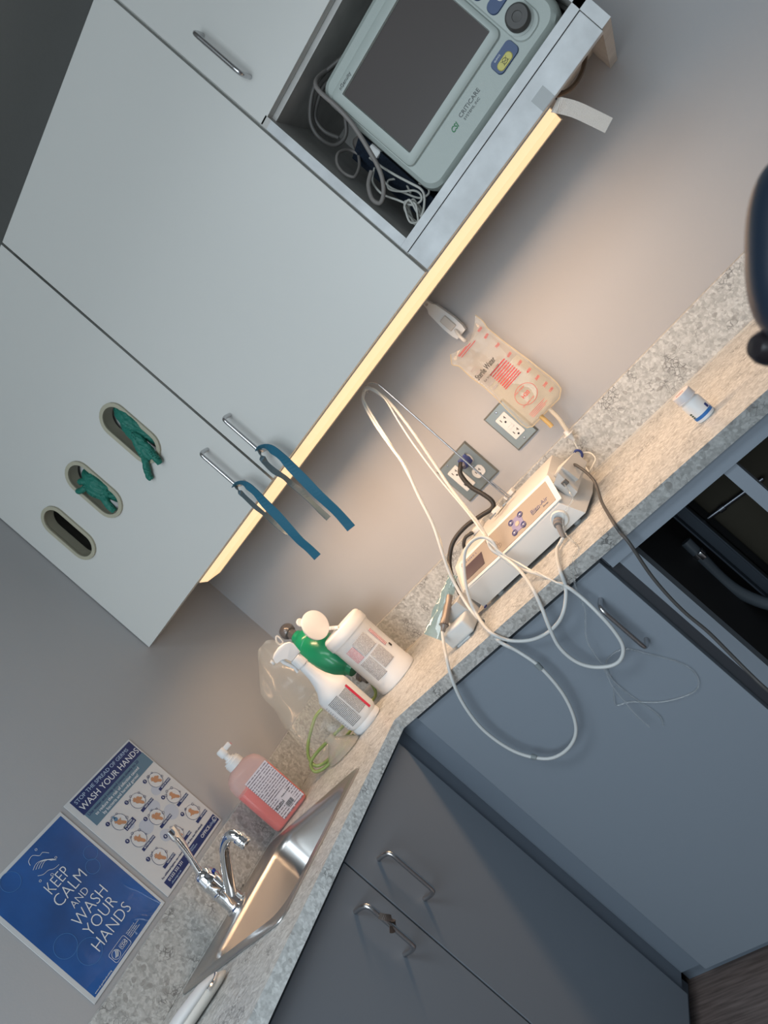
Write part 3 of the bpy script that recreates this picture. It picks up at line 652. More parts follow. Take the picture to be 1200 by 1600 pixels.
b = MB(); b.grid(arc(rl,.64,.80,.028,.106,.0005,.82), 6, 4); b.done('red_stripe', red_ink, sy, local=True)
for k in range(12): MB().box(-(rl+.0012)*math.sin(1.05)-.004, -(rl)*math.sin(1.05)+.001, -.82*rl*math.cos(1.05)-.001, -.82*rl*math.cos(1.05)+.0005, .030+.0065*k, .0312+.0065*k).done('volume_mark', mat('mark_grey',(.35,.35,.37),.5), sy, local=True)

# ------------------------------------------------------------------ wipes canister
wp = thing('wipes_canister', 'large white disinfectant wipes canister with its lid flipped open', 'canister', (.354, -.193, ZC), rotz=math.radians(38))
R0_ = .0615
MB().lathe([(0,0),(R0_-.002,0),(R0_,.002),(R0_,.020),(R0_-.0012,.022),(R0_-.0012,.158),(R0_,.160),(R0_,.166),(R0_+.0015,.168),(0,.168)], n=56).done('canister_body', white_soft, wp, smooth=True, local=True)
MB().lathe([(0,.166),(R0_+.002,.166),(R0_+.003,.168),(R0_+.003,.186),(R0_+.001,.190),(R0_+.001,.194),(R0_-.002,.198),(R0_-.006,.2005),(R0_-.009,.199),(.040,.1965),(.036,.192),(0,.190)], n=56).done('lid_ring', white_soft, wp, smooth=True, local=True)
# flipped lid: disc standing up from the hinge at the wall side
fl = MB()
prof2 = [(0,-.0022),(.036,-.0022),(.0385,-.0035),(.040,-.0025),(.040,.002),(.037,.0035),(0,.0035)]
c_ = Vector((-.040,.020,.248)); ax = Vector((.55,-.80,-.12)).normalized()
fl.lathe(prof2, c_, ax, 48, up=(0,0,1))
fl.lathe([(0,-.0015),(.010,-.0015),(.0115,.0),(.010,.002),(0,.002)], c_+Vector((-.020,-.012,.034)), ax, 24)
fl.tube([c_+Vector((.018,.012,-.034)), c_+Vector((.026,.018,-.042)), Vector((-.006,.035,.198))], .005, 8, 3)
fl.done('flip_lid', white_soft, wp, smooth=True, local=True)
wpm = print_mat('wipes_label_print', (.68,.68,.67), (.16,.14,.15), 20, 28, .42, .55)
b = MB(); b.grid(arc(R0_,-.70,-.12,.040,.100,.0003), 14, 6); b.grid(arc(R0_,-.06,.52,.050,.100,.0003), 14, 6); b.grid(arc(R0_,-.25,.45,.106,.150,.0003), 14, 6)
b.done('fine_print', wpm, wp, local=True)
b = MB(); b.grid(arc(R0_,-.74,-.30,.106,.146,.0003), 10, 6)
b.done('red_print', print_mat('wipes_red_print', (.68,.67,.66), (.45,.06,.12), 16, 16, .38, .5), wp, local=True)
MB().grid(arc(R0_,.66,.84,.085,.142,.0003), 6, 6).done('red_print', MATS['wipes_red_print'], wp, local=True)
MB().grid(arc(R0_,.86,.97,.070,.080,.0004), 3, 2).done('code_mark', ink, wp, local=True)

# ------------------------------------------------------------------ green resuscitator in a clear bag, with green oxygen tubing
green_s = mat('green_silicone', (.01,.27,.13), .28, sss=.05, coat=.3)
rs = thing('resuscitator', 'green hand resuscitator bag with a grey valve, leaning in the wall corner', 'resuscitator', (.24, -.15, ZC))
Pa, Pb = Vector((.190,-.145,1.150)), Vector((.300,-.215,.965))
axr = (Pb-Pa).normalized(); Lr = (Pb-Pa).length
MB().lathe([(0,0),(.019,0),(.020,.012),(.024,.016),(.040,.026),(.047,.045),(.0475,.055),(.0465,.057),(.050,.062),(.053,.095),(.051,.125),(.043,.155),(.028,.185),(.022,.190),(.020,.205),(0,.205)], Pa, axr, 44).done('squeeze_bag', green_s, rs, smooth=True)
valve = mat('smoke_plastic', (.16,.15,.15), .12, trans=.35, coat=.4)
b = MB(); q = Pa-axr*.004
b.lathe([(0,0),(.014,0),(.014,.016),(.019,.018),(.023,.026),(.023,.034),(.018,.044),(.010,.048),(0,.048)], q, -axr, 28)
b.lathe([(0,0),(.012,0),(.013,.018),(.011,.02),(0,.02)], q-axr*.03, (.7,.3,.3), 20)
b.lathe([(0,0),(.010,0),(.010,.014),(0,.014)], q-axr*.034, (-.6,-.7,0), 20)
b.done('valve', valve, rs, smooth=True)
MB().tube([q-axr*.034+Vector((-.020,-.018,.010)), q-axr*.034+Vector((-.028,-.026,.002)), q-axr*.034+Vector((-.030,-.026,-.012)), q-axr*.034+Vector((-.020,-.020,-.014))], .0028, 8, 4, closed=True).done('pull_ring', white_p, rs, smooth=True)
MB().lathe([(0,0),(.021,0),(.021,.01),(.016,.014),(.016,.028),(0,.028)], Pb, axr, 24).done('inlet_valve', valve, rs, smooth=True)
MB().tube([Pb+Vector((.006,-.004,-.028)), (.30,-.235,.905), (.285,-.255,.900), (.25,-.29,.898), (.22,-.335,.897), (.20,-.37,.897), (.178,-.40,.899), (.157,-.415,.912), (.145,-.400,.935), (.150,-.375,.955), (.17,-.35,.972), (.195,-.33,.985), (.215,-.315,.985)], .0042, 10, 6).done('oxygen_tube', mat('green_tubing', (.36,.48,.16), .15, trans=.45), rs, smooth=True)
tag(MB().tube([(.262,-.36,.893),(.240,-.385,.894),(.205,-.402,.894),(.172,-.418,.895),(.150,-.425,.906),(.150,-.415,.925),(.17,-.395,.930),(.205,-.36,.925),(.235,-.33,.92)], .0042, 10, 6).done('oxygen_tubing', MATS['green_tubing'], None, (.205,-.40,.894), smooth=True), 'loop of yellow green oxygen tubing lying in the clear bag beside the spray bottle', 'tubing')
bagm = mat('clear_film', (.74,.76,.70), .10, trans=0, alpha=.13, spec=1, coat=1, bump=1, bscale=26)
def bagf(u, v):
    # clear bag standing in the corner: u along its length (top to bottom), v around
    c = Vector((.115,-.185,1.205)).lerp(Vector((.190,-.335,.905)), u)
    r1 = (.012+.075*math.sin(min(1,u*1.9)*PI/2)**.8)*(1 if u < .82 else 1-(u-.82)*.6); r2 = r1*.55
    a_ = 2*PI*v; d1 = Vector((.80,.60,0)); d2 = Vector((.6,-.8,.0))
    nz = noise.noise(Vector((u*4, math.cos(a_)*1.5, math.sin(a_)*1.5)))*.016
    p = c + d1*(r1+nz)*math.cos(a_) + d2*(r2+nz)*math.sin(a_)
    p.z = max(p.z, .8895); p.x = max(p.x, .022); p.y = min(p.y, -.026)
    return p
b = MB(); b.grid(bagf, 40, 48)
tag(b.done('clear_bag', bagm, None, (.15,-.26,.89), smooth=True), 'large crumpled clear plastic bag standing against the left wall near the corner', 'plastic bag')
mk = MB().lathe([(.045,0),(.047,.002),(.040,.012),(.030,.024),(.018,.034),(.012,.040),(.0125,.052),(.010,.053),(.0095,.040),(.016,.031),(.028,.021),(.038,.010),(.043,.001)], (.245,-.435+.03,.8885), (0,0,1), 40, 1.25, .8)
tag(mk.done('face_mask', mat('mask_clear', (.72,.66,.58), .15, trans=.5, alpha=.5, ior=1.3), None, (.245,-.405,.8885), smooth=True), 'clear cone-shaped face mask lying beside the spray bottle base', 'face mask')

# ------------------------------------------------------------------ pill bottle
pb = thing('pill_bottle', 'small white pill bottle with a blue stripe standing alone on the counter', 'bottle', (1.339, -.352, ZC), rotz=math.radians(6))
MB().lathe([(0,0),(.0165,0),(.018,.0015),(.018,.037),(.0172,.039),(.0145,.042),(.0145,.046),(0,.046)], n=36).done('body', white_soft, pb, smooth=True, local=True)
MB().lathe([(.0,.045),(.0178,.045),(.0178,.0465),(.0172,.047),(.0172,.0595),(.0165,.0605),(0,.0605)], n=36).done('cap', mat('grey_white_cap',(.56,.56,.59),.4), pb, smooth=True, local=True)
MB().grid(arc(.018,-1.2,1.2,.0065,.0125,.0002), 16, 2).done('blue_stripe', mat('blue_stripe_ink', (.02,.14,.42), .4), pb, smooth=True, local=True)
b = MB(); b.grid(arc(.018,-1.10,-.80,.013,.025,.0003), 4, 3); b.done('dark_print', print_mat('pill_print', (.6,.6,.58), (.03,.06,.03), 3, 8, .35, .7), pb, local=True)
MB().grid(arc(.018,.70,1.0,.0135,.022,.0003), 4, 3).done('blue_print', mat('deep_blue_ink',(.01,.03,.16),.4), pb, local=True)
b = MB()
for k in range(7): b.box(-.009+.0022*k,-.0082+.0022*k,-.007+.001*(k%2),.004-.001*(k%3),.0605,.0608)
b.done('red_cap_print', mat('dark_red_ink',(.35,.03,.03),.4), pb, local=True)

# ------------------------------------------------------------------ implant motor control unit
cu_ = thing('control_unit', 'cream dental motor control unit with a beige front panel, screen and round buttons', 'medical device', (.88, -.2, ZC))
cream = mat('unit_cream', (.54,.54,.53), .42); frontw = mat('unit_front', (.60,.625,.63), .4)
lo = [(.744,-.312,.896),(1.054,-.310,.896),(1.066,-.215,.896),(1.058,-.100,.896),(.742,-.100,.896)]
mid= [(.728,-.300,.946),(1.030,-.300,.944),(1.048,-.205,.944),(1.045,-.098,.946),(.728,-.098,.946)]
hi = [(.730,-.238,.9915),(1.034,-.232,.992),(1.036,-.215,.9935),(1.034,-.100,.996),(.730,-.100,.9955)]
b = MB(); t_ = bmesh.new()
V = {}
for k, r_ in (('l',lo),('m',mid),('h',hi)): V[k] = [t_.verts.new(p) for p in r_]
for a_, c2 in (('l','m'),('m','h')):
    for i in range(5): t_.faces.new((V[a_][i], V[a_][(i+1)%5], V[c2][(i+1)%5], V[c2][i]))
t_.faces.new(V['l'][::-1]); t_.faces.new(V['h'])
bmesh.ops.recalc_face_normals(t_, faces=t_.faces)
bmesh.ops.bevel(t_, geom=list(t_.edges), offset=.0025, segments=2, affect='EDGES', profile=.6)
b._merge(t_); b.done('housing', cream, cu_, smooth=True, angle=30)
# inset beige panel with curved edges, on the sloping front plane
pA = Vector((.728,-.300,.9462)); ex = Vector((1,0,0)); ey = (Vector((.730,-.238,.9915))-pA); ey = Vector((0,ey.y,ey.z)); Hh = ey.length; ey.normalize(); en = ex.cross(ey)
if en.y > 0: en = -en
def pp(u, v, e=.0012): return pA + ex*u + ey*v + en*e
def panel_loop(x0, x1, m0, m1, e, bow=.004):
    out = []
    for i in range(13): t1 = i/12; out.append(pp(x0+(x1-x0)*t1, m0-bow*math.sin(PI*t1)*.6, e))
    for i in range(13): t1 = i/12; out.append(pp(x1-.002+(x0+.014-x1)*t1, Hh-m1+bow*math.sin(PI*t1)*.5, e))
    return out
MB().hull(panel_loop(.004,.312,.003,.002,-.002), panel_loop(.004,.312,.003,.002,.0009)).done('front_frame', frontw, cu_)
MB().hull(panel_loop(.012,.300,.0095,.009,-.001), panel_loop(.012,.300,.0095,.009,.0014)).done('control_panel', mat('panel_beige', (.27,.235,.205), .42), cu_)
def patch(b, u0, u1, v0, v1, e0, e1, sk=0):
    return b.hull([pp(u0,v0,e0),pp(u1,v0,e0),pp(u1+sk,v1,e0),pp(u0+sk,v1,e0)], [pp(u0,v0,e1),pp(u1,v0,e1),pp(u1+sk,v1,e1),pp(u0+sk,v1,e1)])
patch(MB(), .024, .084, .019, .051, .001, .0020, .003).done('screen', mat('lcd_dark', (.075,.055,.065), .12), cu_)
violet = mat('button_pad_violet', (.20,.19,.34), .5); navyb = mat('button_navy', (.02,.03,.14), .35)
patch(MB(), .181, .213, .018, .054, .001, .0019, .001).done('button_pad', violet, cu_)
for (u, v) in ((.183,.022),(.210,.022),(.184,.050),(.212,.050)):
    bt = MB().lathe([(0,0),(.0070,0),(.0072,.0008),(.006,.0012),(0,.0012)], pp(u,v,.0018), en, 24).done('round_button', navyb, cu_, smooth=True)
    q = [pp(u-.0018,v-.0020,.0031),pp(u+.0022,v,.0031),pp(u-.0018,v+.0020,.0031)]
    if u > .2: q = [pp(u+.0018,v-.0020,.0031),pp(u-.0022,v,.0031),pp(u+.0018,v+.0020,.0031)][::-1]
    MB().hull(q, [p_+en*.0002 for p_ in q]).done('arrow_mark', white_ink, bt)
MB().lathe([(0,0),(.0065,0),(.0055,.0012),(0,.0014)], pp(.1975,.036,.0017), en, 24).done('enter_button', mat('button_tan', (.42,.33,.27), .4), cu_, smooth=True)
for k in range(4):
    c_ = pp(.112+.012*0+.0085*k-.0005*k, .058-.0115*k+.003, .0013)
    o_ = MB()
    u_, v_ = ex, ey
    o_.loft([[c_+(u_*math.cos(2*PI*i/20)+v_*math.sin(2*PI*i/20))*(r_)+en*e_ for r_, e_ in ((.0058,0),(.0058,.0006),(.0051,.0006),(.0051,0))] for i in range(20)], closed=True)
    o_.box(0,0.0001,0,0.0001,0,0.0001) if 0 else None
    o_.hull([c_-ex*.0005-ey*.003, c_+ex*.0005-ey*.003, c_+ex*.0005+ey*.003, c_-ex*.0005+ey*.003], [p_+en*.0004 for p_ in (c_-ex*.0005-ey*.003, c_+ex*.0005-ey*.003, c_+ex*.0005+ey*.003, c_-ex*.0005+ey*.003)])
    o_.done('program_button', mat('button_outline', (.10,.08,.09), .5), cu_)
text('lettering', 'C H I R O P R O   L', .0062, pp(.022,.0600,.0016), ex, ey, navyb, cu_)
text('lettering', 'Bien-Air', .0145, pp(.236,.030,.0016), ex, ey, navyb, cu_)
text('lettering', 'Dental', .0055, pp(.268,.0195,.0016), ex, ey, navyb, cu_)
MB().box(.746,.752,-.318,-.3105,.894,.897).tube([pp(.238,.0225,.0018),pp(.262,.0250,.0018)], .0004, 5, 0).done('logo_underline', navyb, cu_)
for x, y in ((.785,-.285),(1.02,-.285),(.785,-.13),(1.02,-.13)):
    MB().lathe([(0,0),(.009,0),(.008,.010),(0,.010)], (x,y,ZC), (0,0,1), 18).done('foot', rubber if 0 else mat('foot_grey',(.35,.37,.38),.6), cu_, smooth=True)
b = MB(); b.lathe([(0,0),(.0185,0),(.0185,.003),(.0165,.006),(.011,.006),(.011,.002),(0,.002)], (1.008,-.3065,.922), (0,-1,.05), 32)
b.done('socket_ring', frontw, cu_, smooth=True)
mc = MB().lathe([(0,0),(.0095,0),(.0105,.004),(.0105,.008),(.0085,.010),(.0085,.016),(0,.016)], (1.004,-.310,.922), (-.15,-1,-.25), 24).cyl((1.002,-.325,.918),(.9965,-.343,.898),.0058,.0042,16).done('motor_plug', mat('grey_plug', (.20,.19,.19), .45), cu_, smooth=True)
# irrigation pump block on the right side
lug = [(1.050,-.262,.978),(1.050,-.262,.922),(1.052,-.120,.930),(1.052,-.120,.960),(1.050,-.190,.982)]
b = MB(); t_ = bmesh.new()
lo_ = [(1.034,-.215,.978),(1.036,-.215,.940),(1.040,-.150,.940),(1.036,-.150,.975)]
hi_ = [(1.078,-.262,.987),(1.080,-.262,.945),(1.094,-.175,.943),(1.092,-.175,.976)]
b.hull(lo_, hi_); b.hull([(1.036,-.262,.972),(1.040,-.262,.925),(1.045,-.15,.93),(1.040,-.15,.968)], [(1.066,-.272,.985),(1.062,-.272,.930),(1.090,-.165,.940),(1.092,-.165,.972)])
b.done('pump_block', cream, cu_)
MB().box(1.053,1.066,-.2745,-.268,.955,.966,.001).done('pump_notch', mat('notch_grey',(.12,.11,.10),.5), cu_)
for q_ in ((.765,.80,-.125,-.095,.995,1.006,.002),(.885,.912,-.115,-.09,.995,1.008,.002),(.835,.86,-.11,-.095,.995,1.004,.001)): MB().box(*q_).done('rear_socket', white_p, cu_)

# foil bits and clip parts lying on the unit
b = MB()
for k, (x,y,a_,l_) in enumerate(((.872,-.165,.4,.03),(.885,-.170,.9,.034),(.90,-.155,.1,.03),(.893,-.185,.6,.026),(.915,-.150,.5,.032),(.862,-.18,.2,.02))):
    d = Vector((math.cos(a_),math.sin(a_),0)); n_ = Vector((-d.y,d.x,0)); c_ = Vector((x,y,.9975+.001*k))
    b.hull([c_-d*l_/2-n_*.002,c_+d*l_/2-n_*.001,c_+d*l_/2+n_*.0015,c_-d*l_/2+n_*.003],[v+Vector((0,0,.0012+.001*(k%3))) for v in (c_-d*l_/2-n_*.002,c_+d*l_/2-n_*.001,c_+d*l_/2+n_*.0015,c_-d*l_/2+n_*.003)])
tag(b.done('wire_clip', mat('clip_steel',(.42,.41,.39),.25,1), None, (.885,-.168,.9965)), 'silver spring clip lying on top of the control unit at the foot of the rod', 'clip')

# bottle hanger rod standing behind the unit
rod = tag(MB().tube([(.894,-.12,.9965),(.894,-.12,1.10),(.895,-.12,1.25),(.896,-.12,1.385),(.894,-.12,1.402),(.887,-.12,1.412),(.878,-.12,1.4175),(.868,-.12,1.4155),(.862,-.12,1.410),(.866,-.12,1.404)], .0022, 10, 5).tube([(.8995,-.12,.9965),(.8995,-.12,1.02),(.8985,-.12,1.04),(.8975,-.12,1.055)], .002, 8, 2).done('hanger_rod', steel, None, (.894,-.12,.9965), smooth=True), 'thin steel hanger rod rising from the control unit to the lamp', 'rod')

# ------------------------------------------------------------------ cords
def cord(name, label, cat, pts, r, m, n=10, k=6):
    return tag(MB().tube(pts, r, n, k).done(name, m, None, pts[0], smooth=True), label, cat)
A1 = [(.9965,-.343,.898),(.985,-.352,.8955),(.9809,-.37,.8955),(.9913,-.4334,.8955),(1.0014,-.489,.8905),(.9899,-.4935,.8677),(.9756,-.5,.8519),(.9567,-.51,.8386),(.9315,-.51,.8291),(.8968,-.505,.8263),(.8577,-.496,.8345),(.8263,-.4935,.8606),(.8092,-.485,.8925),(.7674,-.4,.9102),(.7709,-.38,.9390),(.7865,-.36,.9712),(.8039,-.34,.9957),(.8275,-.33,1.0142),(.8502,-.32,1.0166),(.8663,-.31,1.0063),(.8792,-.32,.9884),(.8752,-.33,.9650),(.8784,-.345,.9383),(.8996,-.37,.9119),(.9446,-.4312,.8955),(.9872,-.4925,.8703),(.9954,-.5,.8367),(.9978,-.51,.7931),(.9919,-.51,.7526),(.9810,-.51,.7219),(.9595,-.51,.7058),(.9353,-.51,.7076),(.9087,-.51,.7282),(.8956,-.51,.7571),(.8969,-.51,.7946),(.9137,-.51,.8332),(.9280,-.5,.8658),(.9328,-.475,.8960),(.9068,-.4,.9125),(.8900,-.36,.9338),(.8745,-.335,.9557),(.8650,-.32,.9780),(.8619,-.28,1.0013),(.8619,-.26,1.0278),(.8553,-.22,1.0828),(.8527,-.19,1.1275),(.8594,-.16,1.1940),(.8759,-.145,1.2771),(.8866,-.135,1.3541),(.8800,-.13,1.4010),(.8718,-.128,1.4140)]
B1 = [(.8600,-.13,1.4110),(.8450,-.14,1.3948),(.8327,-.16,1.3413),(.8261,-.18,1.2826),(.8198,-.20,1.2250),(.7983,-.22,1.1623),(.7817,-.25,1.0942),(.7633,-.28,1.0443),(.7464,-.30,1.0024),(.7396,-.32,.9660),(.7460,-.36,.9265),(.7740,-.42,.8955),(.8115,-.4925,.8692),(.8262,-.5,.8332),(.8351,-.505,.7846)]
B2 = [(.8242,-.505,.7188),(.7981,-.505,.6644),(.7664,-.505,.6347),(.7223,-.505,.6242),(.6830,-.505,.6369),(.6489,-.505,.6852),(.6387,-.505,.7558),(.6541,-.505,.8234),(.6788,-.498,.8780),(.6905,-.47,.9109),(.6738,-.42,.9192),(.6763,-.39,.9351)]
mcord = cord('motor_cord', 'white motor cord looping from the control unit over the hook and down the cabinet door', 'cord', A1+B1+B2, .0036, cord_w)
for p, q in (((.7725,-.412,.8985),(.7640,-.398,.9040)),((.8338,-.5055,.781),(.8355,-.5055,.795)),((.667,-.5055,.6565),(.673,-.5055,.648))): MB().cyl(p, q, .0054, n=12).done('cord_clip', mat('clip_grey', (.22,.25,.26), .5), mcord, smooth=True)
cord('power_cable', 'dark grey cable running off the counter edge and down past the knee space', 'cable', [(1.085,-.22,.965),(1.0928,-.24,.961),(1.1005,-.26,.9418),(1.1064,-.29,.9257),(1.1034,-.31,.9118),(1.1056,-.36,.9),(1.1300,-.478,.8915),(1.1290,-.493,.8740),(1.1293,-.505,.8533),(1.1127,-.505,.7916),(1.1047,-.505,.7422),(1.1016,-.505,.6976),(1.1028,-.505,.6491),(1.1005,-.51,.5935),(1.1009,-.52,.5544),(1.1035,-.53,.5142),(1.11,-.53,.40),(1.13,-.52,.2),(1.16,-.50,.03)], .0031, greycable)
cord('foot_switch_cord', 'short black cord plugged into the rear left corner of the control unit', 'cord', [(.775,-.13,1.003),(.7569,-.135,1.0085),(.7446,-.14,1.0040),(.7329,-.14,.9925),(.7266,-.14,.9770),(.722,-.13,.94),(.715,-.10,.893)], .0042, rubber)
cord('irrigation_tube', 'thin clear irrigation tube from the pump block down over the counter edge', 'tube', [(1.0579,-.275,.9614),(1.0612,-.30,.9499),(1.0616,-.315,.9374),(1.0519,-.32,.9327),(1.0376,-.325,.93),(1.0221,-.33,.9225),(1.0097,-.338,.9091),(1.008,-.352,.898),(1.024,-.3951,.8902),(1.0426,-.4479,.8902),(1.0389,-.4692,.8902),(1.0323,-.489,.8890),(1.005,-.493,.86),(.9872,-.495,.8261),(.9759,-.495,.8067),(.9390,-.495,.7696),(.9265,-.495,.7402),(.9160,-.495,.7037),(.9005,-.495,.6710),(.8922,-.495,.6318),(.8868,-.495,.5952),(.8859,-.495,.5652)], .0018, clear_t, 8)
cord('clear_tube', 'thin clear tube curled in loose loops against the wide base cabinet door', 'tube', [(.8971,-.4745,.5408),(.9061,-.4745,.5567),(.9055,-.4745,.5827),(.9002,-.4745,.6175),(.8982,-.4745,.66),(.9085,-.4745,.6922),(.9278,-.4745,.7064),(.9630,-.4745,.7015),(.9878,-.4745,.6655),(1.0117,-.4745,.6256),(1.0191,-.4745,.5949),(1.0088,-.4745,.5692),(.9826,-.4745,.5610),(.9324,-.4745,.5790),(.8881,-.4745,.6144),(.8636,-.4745,.6263),(.8900,-.4745,.6564)], .0016, clear_t, 8)
cord('saline_tube', 'thin clear tube running beside the white cord from the hook to the left', 'tube', [(.8634,-.135,1.412),(.8524,-.14,1.4015),(.8407,-.16,1.3474),(.8252,-.18,1.2707),(.8056,-.20,1.1994),(.7812,-.22,1.1248),(.7681,-.25,1.0643),(.7562,-.27,1.0373),(.745,-.29,1.000),(.735,-.31,.965),(.741,-.35,.925),(.76,-.385,.899)], .0020, mat('milky_tube', (.74,.74,.70), .3, alpha=.85), 8)
cord('saline_tube', 'thin clear tube running beside the white cord from the hook to the control unit', 'tube', [(.8617,-.125,1.412),(.8833,-.13,1.4007),(.8870,-.14,1.3628),(.8747,-.16,1.3010),(.8647,-.18,1.2377),(.8577,-.21,1.1505),(.86,-.25,1.0625),(.8655,-.29,1.0108),(.8749,-.325,.9817),(.884,-.34,.945),(.90,-.36,.925),(.925,-.40,.9035),(.945,-.432,.9025),(.965,-.47,.900),(.984,-.4965,.881),(.9895,-.4965,.868)], .0018, MATS['milky_tube'], 8)

# ------------------------------------------------------------------ handpiece holder and bagged handpiece
hb = thing('handpiece_holder', 'small pale grey plastic stand beside the left end of the control unit', 'stand', (.69, -.36, ZC))
b = MB(); b.box(.657,.728,-.388,-.335,.8895,.926,.006,3); b.box(.672,.712,-.3895,-.37,.8872,.8905)
b.done('base', frontw, hb, smooth=True)
MB().hull([(.668,-.34,.90),(.730,-.34,.90),(.735,-.28,.90),(.690,-.28,.90)],[(.680,-.345,.952),(.728,-.345,.952),(.730,-.30,.950),(.700,-.30,.950)]).done('cradle', cream, hb)
hp = thing('handpiece', 'grey dental motor handpiece lying in a small clear blue sleeve', 'handpiece', (.68, -.36, .93))
MB().lathe([(0,0),(.0045,0),(.0060,.010),(.0095,.014),(.0095,.030),(.0085,.032),(.0085,.060),(.007,.063),(.007,.085),(0,.086)], (.6763,-.390,.9345), (.35,.62,.30), 24).done('motor', mat('handpiece_grey', (.22,.19,.17), .35, .3), hp, smooth=True)
b = MB(); axh = Vector((.35,.62,.30)).normalized(); uh = axh.orthogonal().normalized(); vh = axh.cross(uh)
for k in range(14): p = Vector((.6763,-.390,.9345))+axh*.016+(uh*math.cos(2*PI*k/14)+vh*math.sin(2*PI*k/14))*.0094; b.box(p.x-.0009,p.x+.0009,p.y-.0012,p.y+.0012,p.z-.0009,p.z+.0009)
b.done('grip_slots', black_m, hp)
def sleeve(u, v):
    a_ = 2*PI*v; c_ = Vector((.640,-.375,.936)).lerp(Vector((.742,-.290,.990)), u)
    w_ = .026*(1-.55*u)+noise.noise(Vector((u*5,math.cos(a_),math.sin(a_)*2)))*.006
    return c_ + Vector((-.5,.25,.70))*w_*math.cos(a_) + Vector((.35,-.75,.3))*w_*.35*math.sin(a_)
b = MB(); b.grid(sleeve, 22, 24)
tag(b.done('sterile_sleeve', mat('blue_film', (.22,.36,.38), .08, alpha=.55, spec=.9, coat=1), None, (.69,-.34,.93), smooth=True), 'crinkled clear blue plastic sleeve around the handpiece', 'plastic sleeve')

# ------------------------------------------------------------------ outlets
def slots_(r_, x, y, zc):
    MB().box(x-.0078,x-.0058,y-.0028,y-.0024,zc-.001,zc+.006).done('slot', black_m, r_)
    MB().box(x+.0055,x+.0073,y-.0028,y-.0024,zc-.001,zc+.0065).box(x+.0030,x+.0060,y-.0028,y-.0024,zc+.002,zc+.0038).done('slot', black_m, r_)
    MB().cyl((x-.0005,y-.0024,zc-.0065),(x-.0005,y-.0028,zc-.0065),.0026,None,12).done('ground_hole', black_m, r_)
def receptacle(parent, x, z, kind):
    o = MB(); y = -.0065
    if kind == 'gfci':
        r_ = MB().loft([[(a_,y,c2) for a_,c2 in rrect(x-.0165,x+.0165,z-.0335,z+.0335,.002,2)],[(a_,y-.0025,c2) for a_,c2 in rrect(x-.016,x+.016,z-.033,z+.033,.002,2)]]).done('receptacle', white_p, parent)
        for s_ in (-1,1):
            zc = z+.0205*s_
            slots_(r_, x, y, zc)
        MB().box(x-.0075,x+.0075,y-.0032,y-.0024,z-.0068,z-.0008,.0004).done('test_button', white_p, r_)
        MB().box(x-.0075,x+.0075,y-.0032,y-.0024,z+.0008,z+.0068,.0004).done('reset_button', white_p, r_)
    else:
        for s_ in (-1,1):
            zc = z+.0195*s_
            lp_ = [(x+.0168*math.cos(t1),zc+max(-.0135,min(.0135,.0172*math.sin(t1)))) for t1 in [2*PI*k/32 for k in range(32)]]
            r_ = MB().loft([[(a_,y,c2) for a_,c2 in lp_],[(a_,y-.0025,c2) for a_,c2 in lp_]]).done('receptacle', white_p, parent)
            slots_(r_, x, y, zc)
def wall_plate(label, x0, x1, z0, z1, recs, screws):
    t_ = thing('outlet_plate', label, 'outlet', ((x0+x1)/2, 0, (z0+z1)/2))
    MB().hull([(x0,-.0006,z0),(x1,-.0006,z0),(x1,-.0006,z1),(x0,-.0006,z1)],[(x0+.004,-.0060,z0+.004),(x1-.004,-.0060,z0+.004),(x1-.004,-.0060,z1-.004),(x0+.004,-.0060,z1-.004)]).done('plate', platesteel, t_)
    for x, z, k in recs: receptacle(t_, x, z, k)
    for x, z in screws: MB().lathe([(0,0),(.0032,0),(.0024,.0012),(0,.0014)], (x,-.0062,z), (0,-1,0), 14).done('screw', steel, t_, smooth=True)
    return t_
wall_plate('stainless single outlet plate partly covered by the fluid bag', .957, 1.028, 1.047, 1.160, [(.992,1.1035,'gfci')], [(.992,1.148),(.992,1.059)])
wall_plate('stainless double outlet plate with the black cord plugged in', .772, .886, 1.047, 1.160, [(.808,1.1035,'gfci'),(.852,1.1035,'duplex')], [(.808,1.150),(.808,1.057),(.852,1.1035)])
pg = thing('power_plug', 'blue power plug in the upper socket of the double outlet', 'plug', (.852, -.03, 1.125))
MB().lathe([(0,0),(.0145,0),(.0155,.004),(.0155,.010),(.0125,.016),(.0125,.030),(.0100,.034),(0,.034)], (.852,-.0098,1.125), (0,-1,0), 28).box(.838,.866,-.020,-.0098,1.112,1.140,.003).done('plug_body', blue_plug, pg, smooth=True)
MB().tube([(.853,-.045,1.132),(.8464,-.055,1.125),(.8361,-.06,1.1137),(.8337,-.07,1.0782),(.8449,-.08,1.0409),(.8488,-.088,1.0165),(.8359,-.09,1.0065),(.8002,-.09,1.0137),(.7526,-.09,1.0215),(.7059,-.10,1.0177),(.6738,-.12,.9975),(.6620,-.15,.9730),(.6595,-.18,.9413),(.6649,-.20,.9197),(.69,-.18,.900),(.73,-.12,.896),(.745,-.085,.91)], .0058, 10, 6).done('power_cord', rubber, pg, smooth=True)
MB().cyl((.852,-.043,1.128),(.852,-.050,1.120),.0075,.0062,16).done('strain_relief', mat('grey_boot',(.15,.15,.19),.5), pg, smooth=True)

